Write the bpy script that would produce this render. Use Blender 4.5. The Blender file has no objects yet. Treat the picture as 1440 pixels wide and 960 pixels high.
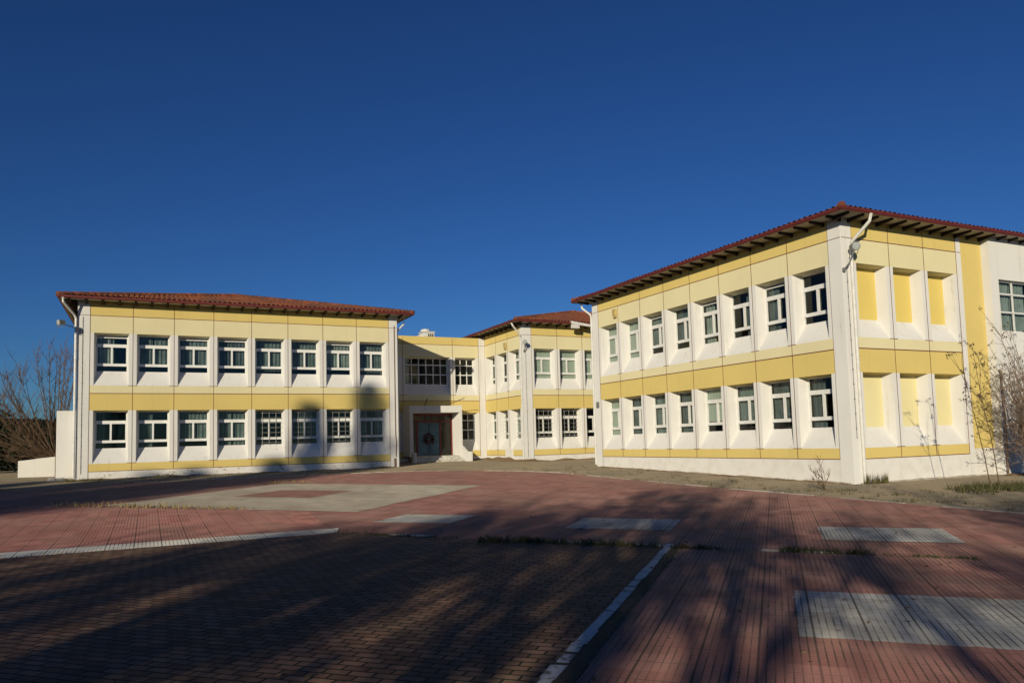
import bpy, bmesh, math, random
from mathutils import Vector, Matrix, noise as mnoise
rad = math.radians
sc = bpy.context.scene
COL = sc.collection
RNG = random.Random(7)

# ------------------------------------------------------------------ helpers
class MB:
    """collects polygons; build() links them as one mesh object"""
    def __init__(self): self.v = []; self.f = []; self.val = []
    def poly(self, *pts):
        i = len(self.v); self.v.extend([tuple(p) for p in pts]); self.f.append(tuple(range(i, i + len(pts))))
    def box(self, a, b):
        x0, y0, z0 = (min(a[k], b[k]) for k in range(3)); x1, y1, z1 = (max(a[k], b[k]) for k in range(3))
        i = len(self.v)
        self.v += [(x0,y0,z0),(x1,y0,z0),(x1,y1,z0),(x0,y1,z0),(x0,y0,z1),(x1,y0,z1),(x1,y1,z1),(x0,y1,z1)]
        for q in ((0,3,2,1),(4,5,6,7),(0,1,5,4),(1,2,6,5),(2,3,7,6),(3,0,4,7)): self.f.append(tuple(i + k for k in q))
    def hexa(self, p):                      # 8 corners, bottom 4 then top 4
        i = len(self.v); self.v += [tuple(q) for q in p]
        for q in ((0,3,2,1),(4,5,6,7),(0,1,5,4),(1,2,6,5),(2,3,7,6),(3,0,4,7)): self.f.append(tuple(i + k for k in q))
    def tube(self, pts, radii, n=6, cap=True):
        pts = [Vector(p) for p in pts]
        if not hasattr(radii, '__len__'): radii = [radii] * len(pts)
        rings = []
        for k, p in enumerate(pts):
            a = pts[max(k-1, 0)]; b = pts[min(k+1, len(pts)-1)]
            d = (b - a)
            d = d.normalized() if d.length > 1e-9 else Vector((0,0,1))
            up = Vector((0,0,1)) if abs(d.z) < .9 else Vector((1,0,0))
            s = d.cross(up).normalized(); t = s.cross(d)
            i = len(self.v)
            for j in range(n):
                an = 2*math.pi*j/n
                self.v.append(tuple(p + (s*math.cos(an) + t*math.sin(an))*radii[k]))
            rings.append(i)
        for a, b in zip(rings, rings[1:]):
            for j in range(n): self.f.append((a+j, a+(j+1)%n, b+(j+1)%n, b+j))
        if cap:
            self.f.append(tuple(rings[0]+j for j in reversed(range(n)))); self.f.append(tuple(rings[-1]+j for j in range(n)))
    def lathe(self, c, prof, n=20, axis=(0,0,1)):
        ax = Vector(axis).normalized(); up = Vector((0,0,1)) if abs(ax.z) < .9 else Vector((1,0,0))
        s = ax.cross(up).normalized(); t = s.cross(ax); c = Vector(c); rings = []
        for r, h in prof:
            i = len(self.v); rings.append(i)
            for j in range(n):
                an = 2*math.pi*j/n
                self.v.append(tuple(c + ax*h + (s*math.cos(an) + t*math.sin(an))*r))
        for a, b in zip(rings, rings[1:]):
            for j in range(n): self.f.append((a+j, a+(j+1)%n, b+(j+1)%n, b+j))
        self.f.append(tuple(rings[0]+j for j in reversed(range(n)))); self.f.append(tuple(rings[-1]+j for j in range(n)))
    def build(self, name, m, parent=None, smooth=False, bevel=0):
        me = bpy.data.meshes.new(name); me.from_pydata(self.v, [], self.f); me.update()
        if self.val and len(self.val) == len(self.f):
            at = me.attributes.new('vary', 'FLOAT', 'FACE'); at.data.foreach_set('value', self.val)
        bm = bmesh.new(); bm.from_mesh(me)
        if bevel:
            bmesh.ops.remove_doubles(bm, verts=bm.verts, dist=1e-5)
            bmesh.ops.bevel(bm, geom=[e for e in bm.edges if len(e.link_faces) == 2 and e.calc_face_angle(0) > .5], offset=bevel, segments=1, affect='EDGES')
        bmesh.ops.recalc_face_normals(bm, faces=bm.faces)
        if smooth:
            for f in bm.faces: f.smooth = True
        bm.to_mesh(me); bm.free()
        me.materials.append(m)
        o = bpy.data.objects.new(name, me); COL.objects.link(o)
        if parent:
            o.parent = parent; o.matrix_parent_inverse = parent.matrix_basis.inverted()
        return o

def tag(o, label=None, cat=None, group=None, kind=None):
    if label: o['label'] = label
    if cat: o['category'] = cat
    if group: o['group'] = group
    if kind: o['kind'] = kind
    return o
def thing(name, loc, label, cat, group=None):
    o = bpy.data.objects.new(name, None); COL.objects.link(o); o.location = loc; o.empty_display_size = .3
    return tag(o, label, cat, group)

# ------------------------------------------------------------------ materials
class NT:
    def __init__(self, name):
        self.m = bpy.data.materials.new(name); self.m.use_nodes = True
        self.t = self.m.node_tree; self.b = self.t.nodes['Principled BSDF']; self.out = self.t.nodes['Material Output']
        self.tc = None
    def n(self, typ, **kw):
        nd = self.t.nodes.new(typ)
        for k, v in kw.items():
            if k.startswith('i_'): nd.inputs[k[2:].replace('_', ' ')].default_value = v
            else: setattr(nd, k, v)
        return nd
    def l(self, a, b): self.t.links.new(a, b)
    def obj(self):
        if not self.tc: self.tc = self.n('ShaderNodeTexCoord')
        return self.tc.outputs['Object']
    def mapping(self, rot=0, scale=(1,1,1), loc=(0,0,0)):
        mp = self.n('ShaderNodeMapping'); mp.inputs['Rotation'].default_value = (0,0,rot); mp.inputs['Scale'].default_value = scale; mp.inputs['Location'].default_value = loc
        self.l(self.obj(), mp.inputs['Vector']); return mp.outputs[0]
    def noise(self, scale, detail=4, rough=.55, vec=None):
        nd = self.n('ShaderNodeTexNoise'); nd.inputs['Scale'].default_value = scale; nd.inputs['Detail'].default_value = detail; nd.inputs['Roughness'].default_value = rough
        self.l(vec if vec is not None else self.obj(), nd.inputs['Vector']); return nd.outputs['Fac']
    def ramp(self, fac, a, b, lo=0., hi=1.):
        nd = self.n('ShaderNodeMapRange'); nd.interpolation_type = 'SMOOTHSTEP'
        nd.inputs['From Min'].default_value = a; nd.inputs['From Max'].default_value = b
        nd.inputs['To Min'].default_value = lo; nd.inputs['To Max'].default_value = hi
        self.l(fac, nd.inputs['Value']); return nd.outputs[0]
    def math(self, op, a, b=None):
        nd = self.n('ShaderNodeMath', operation=op)
        for k, x in enumerate((a, b)):
            if x is None: continue
            if isinstance(x, (int, float)): nd.inputs[k].default_value = x
            else: self.l(x, nd.inputs[k])
        return nd.outputs[0]
    def mix(self, fac, a, b, mode='MIX'):
        nd = self.n('ShaderNodeMix', data_type='RGBA', blend_type=mode)
        for s, x in ((0, fac), (6, a), (7, b)):
            if isinstance(x, (int, float)): nd.inputs[s].default_value = x
            elif isinstance(x, (tuple, list)): nd.inputs[s].default_value = (*x, 1) if len(x) == 3 else x
            else: self.l(x, nd.inputs[s])
        return nd.outputs[2]
    def bump(self, h, strength=.3, dist=.01):
        nd = self.n('ShaderNodeBump'); nd.inputs['Strength'].default_value = strength; nd.inputs['Distance'].default_value = dist
        self.l(h, nd.inputs['Height']); self.l(nd.outputs[0], self.b.inputs['Normal'])
    def fin(self, col, rough=.8, spec=.3, diffrough=.0):
        if isinstance(col, (tuple, list)): self.b.inputs['Base Color'].default_value = (*col, 1)
        else: self.l(col, self.b.inputs['Base Color'])
        if isinstance(rough, (int, float)): self.b.inputs['Roughness'].default_value = rough
        else: self.l(rough, self.b.inputs['Roughness'])
        self.b.inputs['Specular IOR Level'].default_value = spec
        if 'Diffuse Roughness' in self.b.inputs: self.b.inputs['Diffuse Roughness'].default_value = diffrough
        return self.m

def mat_plaster(name, c, dirt=(.44,.39,.30), amt=.5, bscale=40):
    k = NT(name)
    big = k.noise(.7, 5); fine = k.noise(9, 4)
    streak = k.noise(1.0, 4, .6, k.mapping(scale=(5, 5, .35)))
    m1 = k.ramp(big, .35, .7, 0, .35); col = k.mix(m1, c, tuple(x*.86 for x in c))
    m2 = k.math('MULTIPLY', k.ramp(streak, .52, .76, 0, amt), k.ramp(fine, .35, .7, .2, 1))
    col = k.mix(m2, col, dirt)
    k.bump(k.noise(bscale, 3), .12, .006)
    return k.fin(col, .85, .2, .3)
def mat_simple(name, c, rough=.6, spec=.4, var=.15, scale=6, metal=0.):
    k = NT(name); f = k.noise(scale, 4)
    col = k.mix(k.ramp(f, .3, .7), tuple(x*(1-var) for x in c), tuple(min(1, x*(1+var)) for x in c))
    k.b.inputs['Metallic'].default_value = metal
    return k.fin(col, rough, spec)

WHITE = mat_plaster('white_plaster', (.77,.75,.71))
PLINTH = None
CREAM = mat_plaster('cream_plaster', (.78,.70,.43), amt=.15)
OCHRE = mat_plaster('ochre_plaster', (.73,.57,.20), dirt=(.40,.30,.12), amt=.2)
JOINT = mat_simple('joint_brown', (.17,.055,.04), .8, .2)
FRAME = mat_simple('window_white', (.80,.79,.75), .4, .5, .05)
BARS = mat_simple('bar_paint', (.42,.42,.39), .5, .4)
DARKWOOD = mat_simple('dark_timber', (.030,.020,.016), .8, .2)
SOFFIT = mat_simple('soffit_board', (.42,.37,.29), .8, .2)
GUTTER = mat_simple('red_gutter', (.15,.026,.022), .5, .5)
PIPE = mat_simple('white_pipe', (.74,.72,.66), .45, .4, .08)
STEEL = mat_simple('grey_steel', (.20,.20,.19), .45, .5)
LAMPGLASS = mat_simple('lamp_glass', (.40,.42,.40), .12, .6)
DOOR = mat_simple('teal_door', (.07,.15,.19), .35, .5, .25, 3)
REDFRAME = mat_simple('red_door_frame', (.20,.035,.03), .5, .4)
WREATH = mat_simple('wreath', (.085,.045,.038), .8, .2, .5, 30)
CURTAIN = mat_simple('curtain', (.40,.43,.39), .9, .1, .1)
NET1 = mat_simple('net_curtain', (.20,.235,.23), .9, .1, .2, 2)
NET2 = mat_simple('pale_net_curtain', (.34,.375,.35), .9, .1, .2, 2)
NET3 = mat_simple('grey_curtain', (.12,.145,.15), .9, .1, .25, 2)
BLIND = mat_simple('blind', (.60,.63,.54), .8, .2, .06)
INTERIOR = mat_simple('interior_paint', (.34,.33,.29), .9, .1)
CONC = mat_simple('step_concrete', (.56,.53,.46), .85, .2, .25, 5)
YELLOWBOX = mat_simple('yellowed_plastic', (.56,.42,.16), .5, .4)
BARK = mat_simple('bark', (.15,.105,.075), .9, .1, .35, 12)
TWIG = mat_simple('twig', (.13,.085,.055), .9, .1, .3, 5)
LEAF = mat_simple('conifer_needles', (.035,.055,.022), .7, .2, .4, 1.5)
SCRUB = mat_simple('shaded_scrub', (.022,.028,.016), .9, .1, .4, .8)  # shade over the shrubs is put into this near-black foliage colour
WEED = mat_simple('weed_green', (.095,.092,.036), .8, .2, .5, 6)
STRAW = mat_simple('dry_grass', (.30,.22,.10), .9, .1, .3, 6)

def mat_plinth(name, thr):
    k = NT(name)
    spots = k.noise(6, 6, .7, k.mapping(scale=(1, 1, 2.2)))
    big = k.noise(1.3, 4)
    peel = k.ramp(k.math('ADD', k.math('MULTIPLY', spots, .75), k.math('MULTIPLY', big, .3)), thr, thr+.06)
    col = k.mix(peel, (.78,.75,.70), (.33,.27,.20))
    col = k.mix(k.ramp(k.noise(3, 5), .4, .7, 0, .3), col, (.55,.50,.42))
    k.bump(spots, .25, .01)
    return k.fin(col, .9, .15, .3)
PLINTH = mat_plinth('peeling_plinth', .585); PLINTH_CLEAN = mat_plinth('plinth_paint', .72)

def mat_glass():
    k = NT('window_glass'); k.t.nodes.remove(k.b)
    gl = k.n('ShaderNodeBsdfGlossy'); gl.inputs['Roughness'].default_value = .02; gl.inputs['Color'].default_value = (.85,.88,.82,1)
    tr = k.n('ShaderNodeBsdfTransparent'); tr.inputs['Color'].default_value = (.70,.76,.74,1)
    lw = k.n('ShaderNodeLayerWeight'); lw.inputs['Blend'].default_value = .5
    fac = k.math('ADD', k.math('MULTIPLY', k.math('POWER', lw.outputs['Facing'], 4.), .6), .05)
    nd = k.n('ShaderNodeBump'); nd.inputs['Strength'].default_value = .05; nd.inputs['Distance'].default_value = .02
    k.l(k.noise(1.6, 1), nd.inputs['Height']); k.l(nd.outputs[0], gl.inputs['Normal'])
    mx = k.n('ShaderNodeMixShader'); k.l(fac, mx.inputs[0]); k.l(tr.outputs[0], mx.inputs[1]); k.l(gl.outputs[0], mx.inputs[2])
    k.l(mx.outputs[0], k.out.inputs['Surface']); return k.m
GLASS = mat_glass()

def mat_tile():
    k = NT('roof_tile')
    a = k.n('ShaderNodeAttribute', attribute_name='vary')
    col = k.mix(a.outputs['Fac'], (.14,.042,.024), (.31,.098,.042))
    col = k.mix(k.ramp(k.noise(1.2, 5), .42, .66, 0, .8), col, (.095,.052,.040))
    col = k.mix(k.ramp(k.noise(11, 5), .55, .8, 0, .5), col, (.33,.24,.15))
    k.bump(k.noise(30, 3), .2, .006)
    return k.fin(col, .85, .25, .3)
TILE = mat_tile()

def mat_grid(name, rot, c1, c2, worn, grout=(.05,.040,.032), strip=.06, slab=.42, wear=.5, cross=.5):
    """slab paving cast as small squares: fine joints every strip, bold ones every slab"""
    k = NT(name); v = k.mapping(rot)
    sx = k.n('ShaderNodeSeparateXYZ'); k.l(v, sx.inputs[0])
    big = k.noise(.45, 5, .6); mid = k.noise(2.2, 5, .65); fine = k.noise(45, 3)
    def lines(axis, period, w):
        pp = k.math('PINGPONG', k.math('ADD', sx.outputs[axis], 500.), period/2)
        return k.ramp(pp, w*.35, w, 1, 0)
    vis = k.ramp(mid, .36, .62, .25, 1.)
    ln = k.math('MULTIPLY', lines(0, strip, .0085), vis)
    lc = k.math('MULTIPLY', k.math('MULTIPLY', lines(1, strip, .007), vis), cross)
    lb = k.math('MULTIPLY', k.math('MAXIMUM', lines(0, slab, .014), k.math('MULTIPLY', lines(1, slab, .010), .7)), k.ramp(big, .3, .55, .6, 1.))
    mask = k.math('MAXIMUM', k.math('MAXIMUM', ln, lc), lb)
    # each slab its own tone
    sl = k.n('ShaderNodeVectorMath', operation='FLOOR'); dv = k.n('ShaderNodeVectorMath', operation='DIVIDE'); dv.inputs[1].default_value = (slab, slab, 1000)
    k.l(v, dv.inputs[0]); k.l(dv.outputs[0], sl.inputs[0])
    wn = k.n('ShaderNodeTexWhiteNoise', noise_dimensions='2D'); k.l(sl.outputs[0], wn.inputs['Vector'])
    tone = k.math('ADD', k.math('MULTIPLY', wn.outputs['Value'], .45), k.math('MULTIPLY', mid, .6))
    col = k.mix(k.ramp(tone, .25, .85), c1, c2)
    col = k.mix(k.math('MULTIPLY', k.ramp(k.math('ADD', k.math('MULTIPLY', big, .6), k.math('MULTIPLY', k.noise(9, 5, .7), .45)), .5, .72), wear), col, worn)
    col = k.mix(k.math('MULTIPLY', k.ramp(k.noise(1.1, 6, .65, k.mapping(rot, (1,.35,1))), .42, .72), .42), col, (.27,.205,.16))
    col = k.mix(k.ramp(k.noise(.23, 4, .6), .45, .7, 0, .35), col, tuple(x*.62 for x in c1))
    col = k.mix(k.ramp(fine, .3, .75, 0, .22), col, tuple(x*.7 for x in c1))
    col = k.mix(k.math('MULTIPLY', mask, .9), col, grout)
    h = k.math('SUBTRACT', k.math('MULTIPLY', fine, .25), mask)
    k.bump(h, .35, .006)
    return k.fin(col, .88, .15, 1.0)
RED1, RED2, REDW = (.215,.097,.082), (.325,.158,.138), (.23,.17,.13)
PAVE_PQ = mat_grid('red_tile_diagonal', rad(45), RED1, RED2, REDW)
PAVE_V = mat_grid('red_tile_straight', 0, (.265,.110,.092), (.39,.175,.150), REDW, wear=.5)
GREY_PQ = mat_grid('grey_paint_diagonal', rad(45), (.30,.30,.285), (.43,.425,.40), (.20,.165,.14), wear=.9)
GREY_V = mat_grid('grey_paint_straight', 0, (.52,.50,.45), (.66,.64,.58), (.34,.29,.24), wear=.45)
SQUARE = mat_grid('weathered_grey_paint', rad(45), (.31,.28,.225), (.42,.375,.30), (.27,.19,.145), wear=.8, cross=.3)

def mat_brick():
    k = NT('brick_pavers'); v = k.mapping(rad(45))
    # crooked courses: wobble the coordinates a little
    nz = k.n('ShaderNodeTexNoise'); nz.inputs['Scale'].default_value = 1.1; k.l(v, nz.inputs['Vector'])
    sc_ = k.n('ShaderNodeVectorMath', operation='SCALE'); sc_.inputs['Scale'].default_value = .035; k.l(nz.outputs['Color'], sc_.inputs[0])
    ad = k.n('ShaderNodeVectorMath', operation='ADD'); k.l(v, ad.inputs[0]); k.l(sc_.outputs[0], ad.inputs[1])
    br = k.n('ShaderNodeTexBrick'); k.l(ad.outputs[0], br.inputs['Vector'])
    br.inputs['Scale'].default_value = 1; br.inputs['Brick Width'].default_value = .205; br.inputs['Row Height'].default_value = .105
    br.inputs['Mortar Size'].default_value = .011; br.inputs['Mortar Smooth'].default_value = .3; br.inputs['Bias'].default_value = 0
    br.inputs['Color1'].default_value = (.13,.068,.042,1); br.inputs['Color2'].default_value = (.25,.145,.095,1); br.inputs['Mortar'].default_value = (.022,.022,.014,1)
    big = k.noise(.6, 5, .6); mid = k.noise(3.5, 5)
    col = k.mix(k.ramp(big, .4, .65, 0, .5), br.outputs['Color'], (.105,.080,.052))
    col = k.mix(k.ramp(mid, .5, .75, 0, .45), col, (.24,.14,.10))
    col = k.mix(br.outputs['Fac'], col, (.022,.022,.014))
    k.bump(k.math('SUBTRACT', k.math('MULTIPLY', k.noise(40, 3), .3), br.outputs['Fac']), .7, .012)
    return k.fin(col, .85, .2, .6)
BRICK = mat_brick()
def mat_soil(name, a, b, c, s=1.):
    k = NT(name)
    col = k.mix(k.ramp(k.noise(.5*s, 6, .6), .35, .65), a, b)
    col = k.mix(k.ramp(k.noise(4*s, 6, .7), .5, .72, 0, .8), col, c)
    col = k.mix(k.ramp(k.noise(60*s, 3), .45, .75, 0, .35), col, tuple(x*1.6 for x in b))
    k.bump(k.noise(25*s, 5, .7), .6, .03)
    return k.fin(col, .95, .1, 1.0)
APRON = mat_soil('worn_asphalt', (.27,.215,.14), (.195,.165,.12), (.14,.10,.055))
SOIL = mat_soil('bare_soil', (.20,.13,.075), (.14,.095,.055), (.09,.075,.03), 2)
MOSS = mat_soil('mossy_dirt', (.085,.07,.048), (.12,.095,.068), (.05,.052,.028), 3)
def mat_line():
    k = NT('worn_white_line'); v = k.mapping(rad(45))
    n = k.math('ADD', k.math('MULTIPLY', k.noise(14, 5, .7), .8), k.math('MULTIPLY', k.noise(2.5, 3), .4))
    col = k.mix(k.ramp(n, .62, .75), (.50,.49,.46), (.15,.13,.10))
    return k.fin(col, .85, .2, .6)
LINE = mat_line()
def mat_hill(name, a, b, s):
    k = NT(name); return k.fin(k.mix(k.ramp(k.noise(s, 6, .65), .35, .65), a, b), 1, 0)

# ------------------------------------------------------------------ ground
BR = (-8., 16., 45.)                                   # lines where the gentle slope changes
def zg(v):
    if v < -8: return -1.56 - .008*24
    if v < 16: return -1.56 + .008*(v - 16)
    if v < 45: return -1.56 + .0195*(v - 16)
    return -1.56 + .0195*29
def sheet(name, pts, lay, m, kind='structure', lift=0.):
    bm = bmesh.new(); bm.faces.new([bm.verts.new((u, v, 0)) for u, v in pts])
    for y in BR:
        bmesh.ops.bisect_plane(bm, geom=bm.verts[:] + bm.edges[:] + bm.faces[:], plane_co=(0, y, 0), plane_no=(0, 1, 0), dist=1e-4)
    for w in bm.verts: w.co.z = zg(w.co.y) + .004*lay + lift
    bmesh.ops.recalc_face_normals(bm, faces=bm.faces)
    me = bpy.data.meshes.new(name); bm.to_mesh(me); bm.free(); me.materials.append(m)
    o = bpy.data.objects.new(name, me); COL.objects.link(o); o['kind'] = kind
    return o
def pq(p, q): return ((p + q)/math.sqrt(2), (q - p)/math.sqrt(2))
def pqrect(p0, p1, q0, q1): return [pq(p0, q0), pq(p1, q0), pq(p1, q1), pq(p0, q1)]
def rag(pts, step=.5, amp=.05, seed=1):                 # ragged outline
    r = random.Random(seed); out = []
    for (a, b), (c, d) in zip(pts, pts[1:] + pts[:1]):
        n = max(1, int(math.hypot(c-a, d-b)/step))
        for i in range(n):
            t = i/n; j = 0 if i == 0 else 1
            out.append((a + (c-a)*t + j*r.uniform(-amp, amp), b + (d-b)*t + j*r.uniform(-amp, amp)))
    return out

sheet('ground', [(-3000,-3000),(3000,-3000),(3000,3000),(-3000,3000)], 0, APRON)
KERB = [(-26,32.2),(-4.5,31.6),(-1.5,33.2),(8,33.0),(11.0,32.7),(12.2,32.0),(13.4,30.7),(14.6,29.2),(15.15,27.0),(15.1,20),(15.15,14),(14.85,9.5),(14.8,-4)]
JA, JB = (3.1,13.85), (9.72,5.74)
jd = ((JB[0]-JA[0])/8.15, (JB[1]-JA[1])/8.15)           # direction of the paving joint, about unit
JC = (JB[0]+jd[0]*9, JB[1]+jd[1]*9)
sheet('red_paving', KERB + [(14.8,-2.0), JC, JA, (-26,13.85)], 1, PAVE_PQ)
sheet('red_tile_paving', rag([(-26,14.5),(3.1,14.5),(3.4,18.3),(-1.93,23.3),(-4.2,25.2),(-26,25.6)], 1.2, .04, 3), 2, PAVE_V)
sheet('painted_border', [(-26,13.85),(3.1,13.85),(3.3,14.57),(-26,14.57)], 3, GREY_V)
sheet('painted_square', rag(pqrect(-17.0,-9.2,15.35,23.2), .6, .05, 5), 3, SQUARE)
sheet('painted_centre', rag(pqrect(-15.1,-12.5,18.3,20.6), .5, .03, 6), 4, PAVE_PQ)
for i, r in enumerate([(-7.8,-6.1,13.6,15.1),(-3.68,-1.78,13.2,14.85),(.62,2.5,12.4,14.05)]):
    sheet('painted_panel', rag(pqrect(*r), .11, .022, i), 3, GREY_PQ)
sheet('brick_paving', [(-26,13.85), JA, pq(-1.62,11.33), pq(-1.62,-8), (-26,-12)], 2, BRICK)
sheet('dirt_strip', rag([pq(-1.62,11.33), pq(-1.62,-8), pq(-1.385,-8), pq(-1.385,11.25)], .12, .018, 9), 3, MOSS)
rt = [pq(-1.36,11.2), JB, JC, pq(9,-3), pq(-1.36,-3)]
sheet('tile_paving', rt, 2, PAVE_PQ)
sheet('painted_panel', rag(pqrect(.1,3.4,6.65,8.5), .09, .018, 12), 3, GREY_PQ)
# the broken white line, a row of painted bricks
mb = MB()
q = -7.
r = random.Random(4)
while q < 11.2:
    ln = r.uniform(.18, .5)
    a0 = -1.62 + r.uniform(-.006, .008); a1 = -1.51 + r.uniform(-.012, .006)
    P = [pq(a0, q), pq(a1, q + r.uniform(-.02,.02)), pq(a1 + r.uniform(-.01,.01), q+ln), pq(a0 + r.uniform(-.01,.01), q+ln+r.uniform(-.02,.02))]
    mb.poly(*[(u, v, zg(v) + .017) for u, v in P]); q += ln + (r.uniform(.01,.06) if r.random() < .5 else 0)
tag(mb.build('white_line', LINE), kind='structure')
# flush concrete kerb round the court, and the thin edge along the paving joint
def ribbon(name, pts, w, h, m, seed, gap=.12):
    mb = MB(); r = random.Random(seed)
    for (a, b), (c, d) in zip(pts, pts[1:]):
        L = math.hypot(c-a, d-b); n = max(1, round(L/1.0)); nx, ny = -(d-b)/L, (c-a)/L
        for i in range(n):
            if r.random() < gap: continue
            t0, t1 = i/n + .004, (i+1)/n - .004
            p0 = (a+(c-a)*t0, b+(d-b)*t0); p1 = (a+(c-a)*t1, b+(d-b)*t1); o = r.uniform(-.012,.012); hh = h + r.uniform(-.01,.01)
            qd = [(p0[0]+nx*o, p0[1]+ny*o), (p1[0]+nx*o, p1[1]+ny*o), (p1[0]+nx*(o+w), p1[1]+ny*(o+w)), (p0[0]+nx*(o+w), p0[1]+ny*(o+w))]
            mb.hexa([(u, v, zg(v)-.05) for u, v in qd] + [(u, v, zg(v)+hh) for u, v in qd])
    return tag(mb.build(name, m, bevel=.008), kind='structure')
KERBM = mat_simple('kerb_concrete', (.50,.44,.36), .9, .15, .25, 4)
ribbon('kerb', KERB[2:], .09, .022, KERBM, 3, .24)
ribbon('paving_edge', [JA, JB, JC], .05, .025, KERBM, 8, .3)
# soil banked against the walls
def bank(name, pts, w, h, m, seed):
    mb = MB(); r = random.Random(seed); rows = []
    tot = 0
    for (a, b), (c, d) in zip(pts, pts[1:]):
        L = math.hypot(c-a, d-b); n = max(2, int(L/.22)); nx, ny = (d-b)/L, -(c-a)/L
        for i in range(n + 1):
            t = i/n; x, y = a+(c-a)*t, b+(d-b)*t; nn = mnoise.noise(Vector((x*.9, y*.9, seed)))
            hh = max(.012, h*(.55 + .9*nn)); ww = w*(.8 + .5*nn)
            row = []
            for j, (f, g) in enumerate(((0,1.),(.25,.8),(.55,.4),(.85,.1),(1.,-.06))):
                row.append((x+nx*ww*f, y+ny*ww*f, zg(y+ny*ww*f) + hh*g + (r.uniform(-.015,.015) if j < 4 else -.02)))
            rows.append(row)
    i0 = len(mb.v)
    for row in rows: mb.v += row
    for i in range(len(rows)-1):
        for j in range(4): mb.f.append((i0+i*5+j, i0+(i+1)*5+j, i0+(i+1)*5+j+1, i0+i*5+j+1))
    return tag(mb.build(name, m, smooth=True), kind='structure')
bank('soil_bank', [(19.4,37.45),(27,37.45)], .9, .17, SOIL, 2)
bank('soil_bank', [(18.75,42.3),(18.75,38.2),(18.9,37.5),(19.5,37.45)], .8, .22, SOIL, 5)
bank('soil_bank', [(25.6,15.6),(33,15.6)], .9, .05, SOIL, 9)
bank('mortar_fillet', [(19.09,29.8),(19.09,16.1)], .10, .05, KERBM, 21)
bank('soil_edge', [(19.0,29.8),(19.0,16.1)], .35, .03, SOIL, 23)
bank('mortar_fillet', [(19.3,15.97),(25.6,15.97)], .10, .05, KERBM, 22)
bank('soil_edge', [(-2.6,37.1),(11.3,37.1)], .5, .05, SOIL, 11)

# ------------------------------------------------------------------ building kit
ZC, ZA = -.82, 5.982
ST = [(-.486, 1.822), (2.909, 5.222)]                 # recess bottom / top for each storey
ZB = 2.563; ZTOP = 6.62
D, SP, FW, BAY = .39, .06, .155, 1.676
SILL = .63; OV = .62
class Face:
    """a panelled facade: s runs along it, d goes into the wall"""
    def __init__(self, o, ax, nrm):
        self.o = Vector(o); self.ax = Vector(ax); self.nr = Vector(nrm)
    def __call__(self, s, d, z):
        p = self.o + self.ax*s - self.nr*d; return (p.x, p.y, z)
    def box(self, mb, s0, s1, d0, d1, z0, z1):
        F = self
        mb.hexa([F(s0,d0,z0),F(s1,d0,z0),F(s1,d1,z0),F(s0,d1,z0),F(s0,d0,z1),F(s1,d0,z1),F(s1,d1,z1),F(s0,d1,z1)])

def make_window(root, F, s0, s1, z0, z1, style, rng, curtain=None, bars=False, d=D, hop=False):
    m = MB(); w = s1 - s0; h = z1 - z0
    B = lambda a, b, c, e, d0=0., d1=.06: F.box(m, a, b, d + d0, d + d1, c, e)
    if style == 'slider':
        B(s0, s0+.034, z0, z1); B(s1-.034, s1, z0, z1)
        B(s0+.034, s1-.034, z0, z0+.03); B(s0+.034, s1-.034, z1-.04, z1)
        ta, tb = z0 + h*.665, z0 + h*.752; la, lb = z0 + h*.158, z0 + h*.228
        B(s0+.034, s1-.034, ta, tb, -.012, .06); B(s0+.034, s1-.034, la, lb, -.012, .06)
        mid = s0 + w*.5 + rng.uniform(-.01,.01)
        B(mid-.038, mid+.038, lb, ta, -.02, .05)
        B(s0+.034, s0+.062, lb, ta, -.008, .05); B(s1-.062, s1-.034, lb, ta, -.008, .05)
        if hop:                                        # top light tipped inwards: its own rail shows below the head
            B(s0+.034, s1-.034, z1-.14, z1-.085, .01, .06)
    else:
        nc, nr = style
        B(s0, s0+.05, z0, z1); B(s1-.05, s1, z0, z1); B(s0+.05, s1-.05, z0, z0+.05); B(s0+.05, s1-.05, z1-.05, z1)
        rows = [z0, z0+h*.385, z0+h*.74, z1]
        for zz in rows[1:-1]: B(s0+.05, s1-.05, zz-.03, zz+.03, -.004, .05)
        for i in range(1, nc):
            x = s0 + w*i/nc; B(x-.025, x+.025, z0+.05, z1-.05, .004, .05)
    fr = m.build('window', FRAME, root)
    g = MB(); g.poly(F(s0+.02,d+.045,z0+.02),F(s1-.02,d+.045,z0+.02),F(s1-.02,d+.045,z1-.02),F(s0+.02,d+.045,z1-.02))
    g.build('pane', GLASS, fr)
    if curtain:
        c = MB(); spans, mt, zlo = curtain
        dd = d + (.16 if mt is not BLIND else .09); am = 1. if mt is not BLIND else .15
        for a, b in spans:
            xa, xb = s0 + w*a, s0 + w*b; n = max(4, int((xb-xa)/.03)); ph = rng.uniform(0, 6)
            pts = [(xa+(xb-xa)*i/n, dd + am*(.025*math.sin(i*1.1+ph) + .015*math.sin(i*2.7))) for i in range(n+1)]
            zl = z0 + h*zlo
            for (p, e), (p2, e2) in zip(pts, pts[1:]):
                c.poly(F(p,e,zl),F(p2,e2,zl),F(p2,e2,z1-.03),F(p,e,z1-.03))
        c.build('blind' if mt is BLIND else 'curtain', mt, fr)
    if bars:
        b = MB()
        for i in range(1, 4):
            x = s0 + w*i/4; F.box(b, x-.007, x+.007, d-.06, d-.042, z0, z1)
        for i in range(7):
            zz = z0 + h*(i+.5)/7; F.box(b, s0, s1, d-.042, d-.028, zz-.006, zz+.006)
        b.build('window_bars', BARS, fr); fr['label'] = 'window behind a white bar grille'
    return fr

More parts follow.
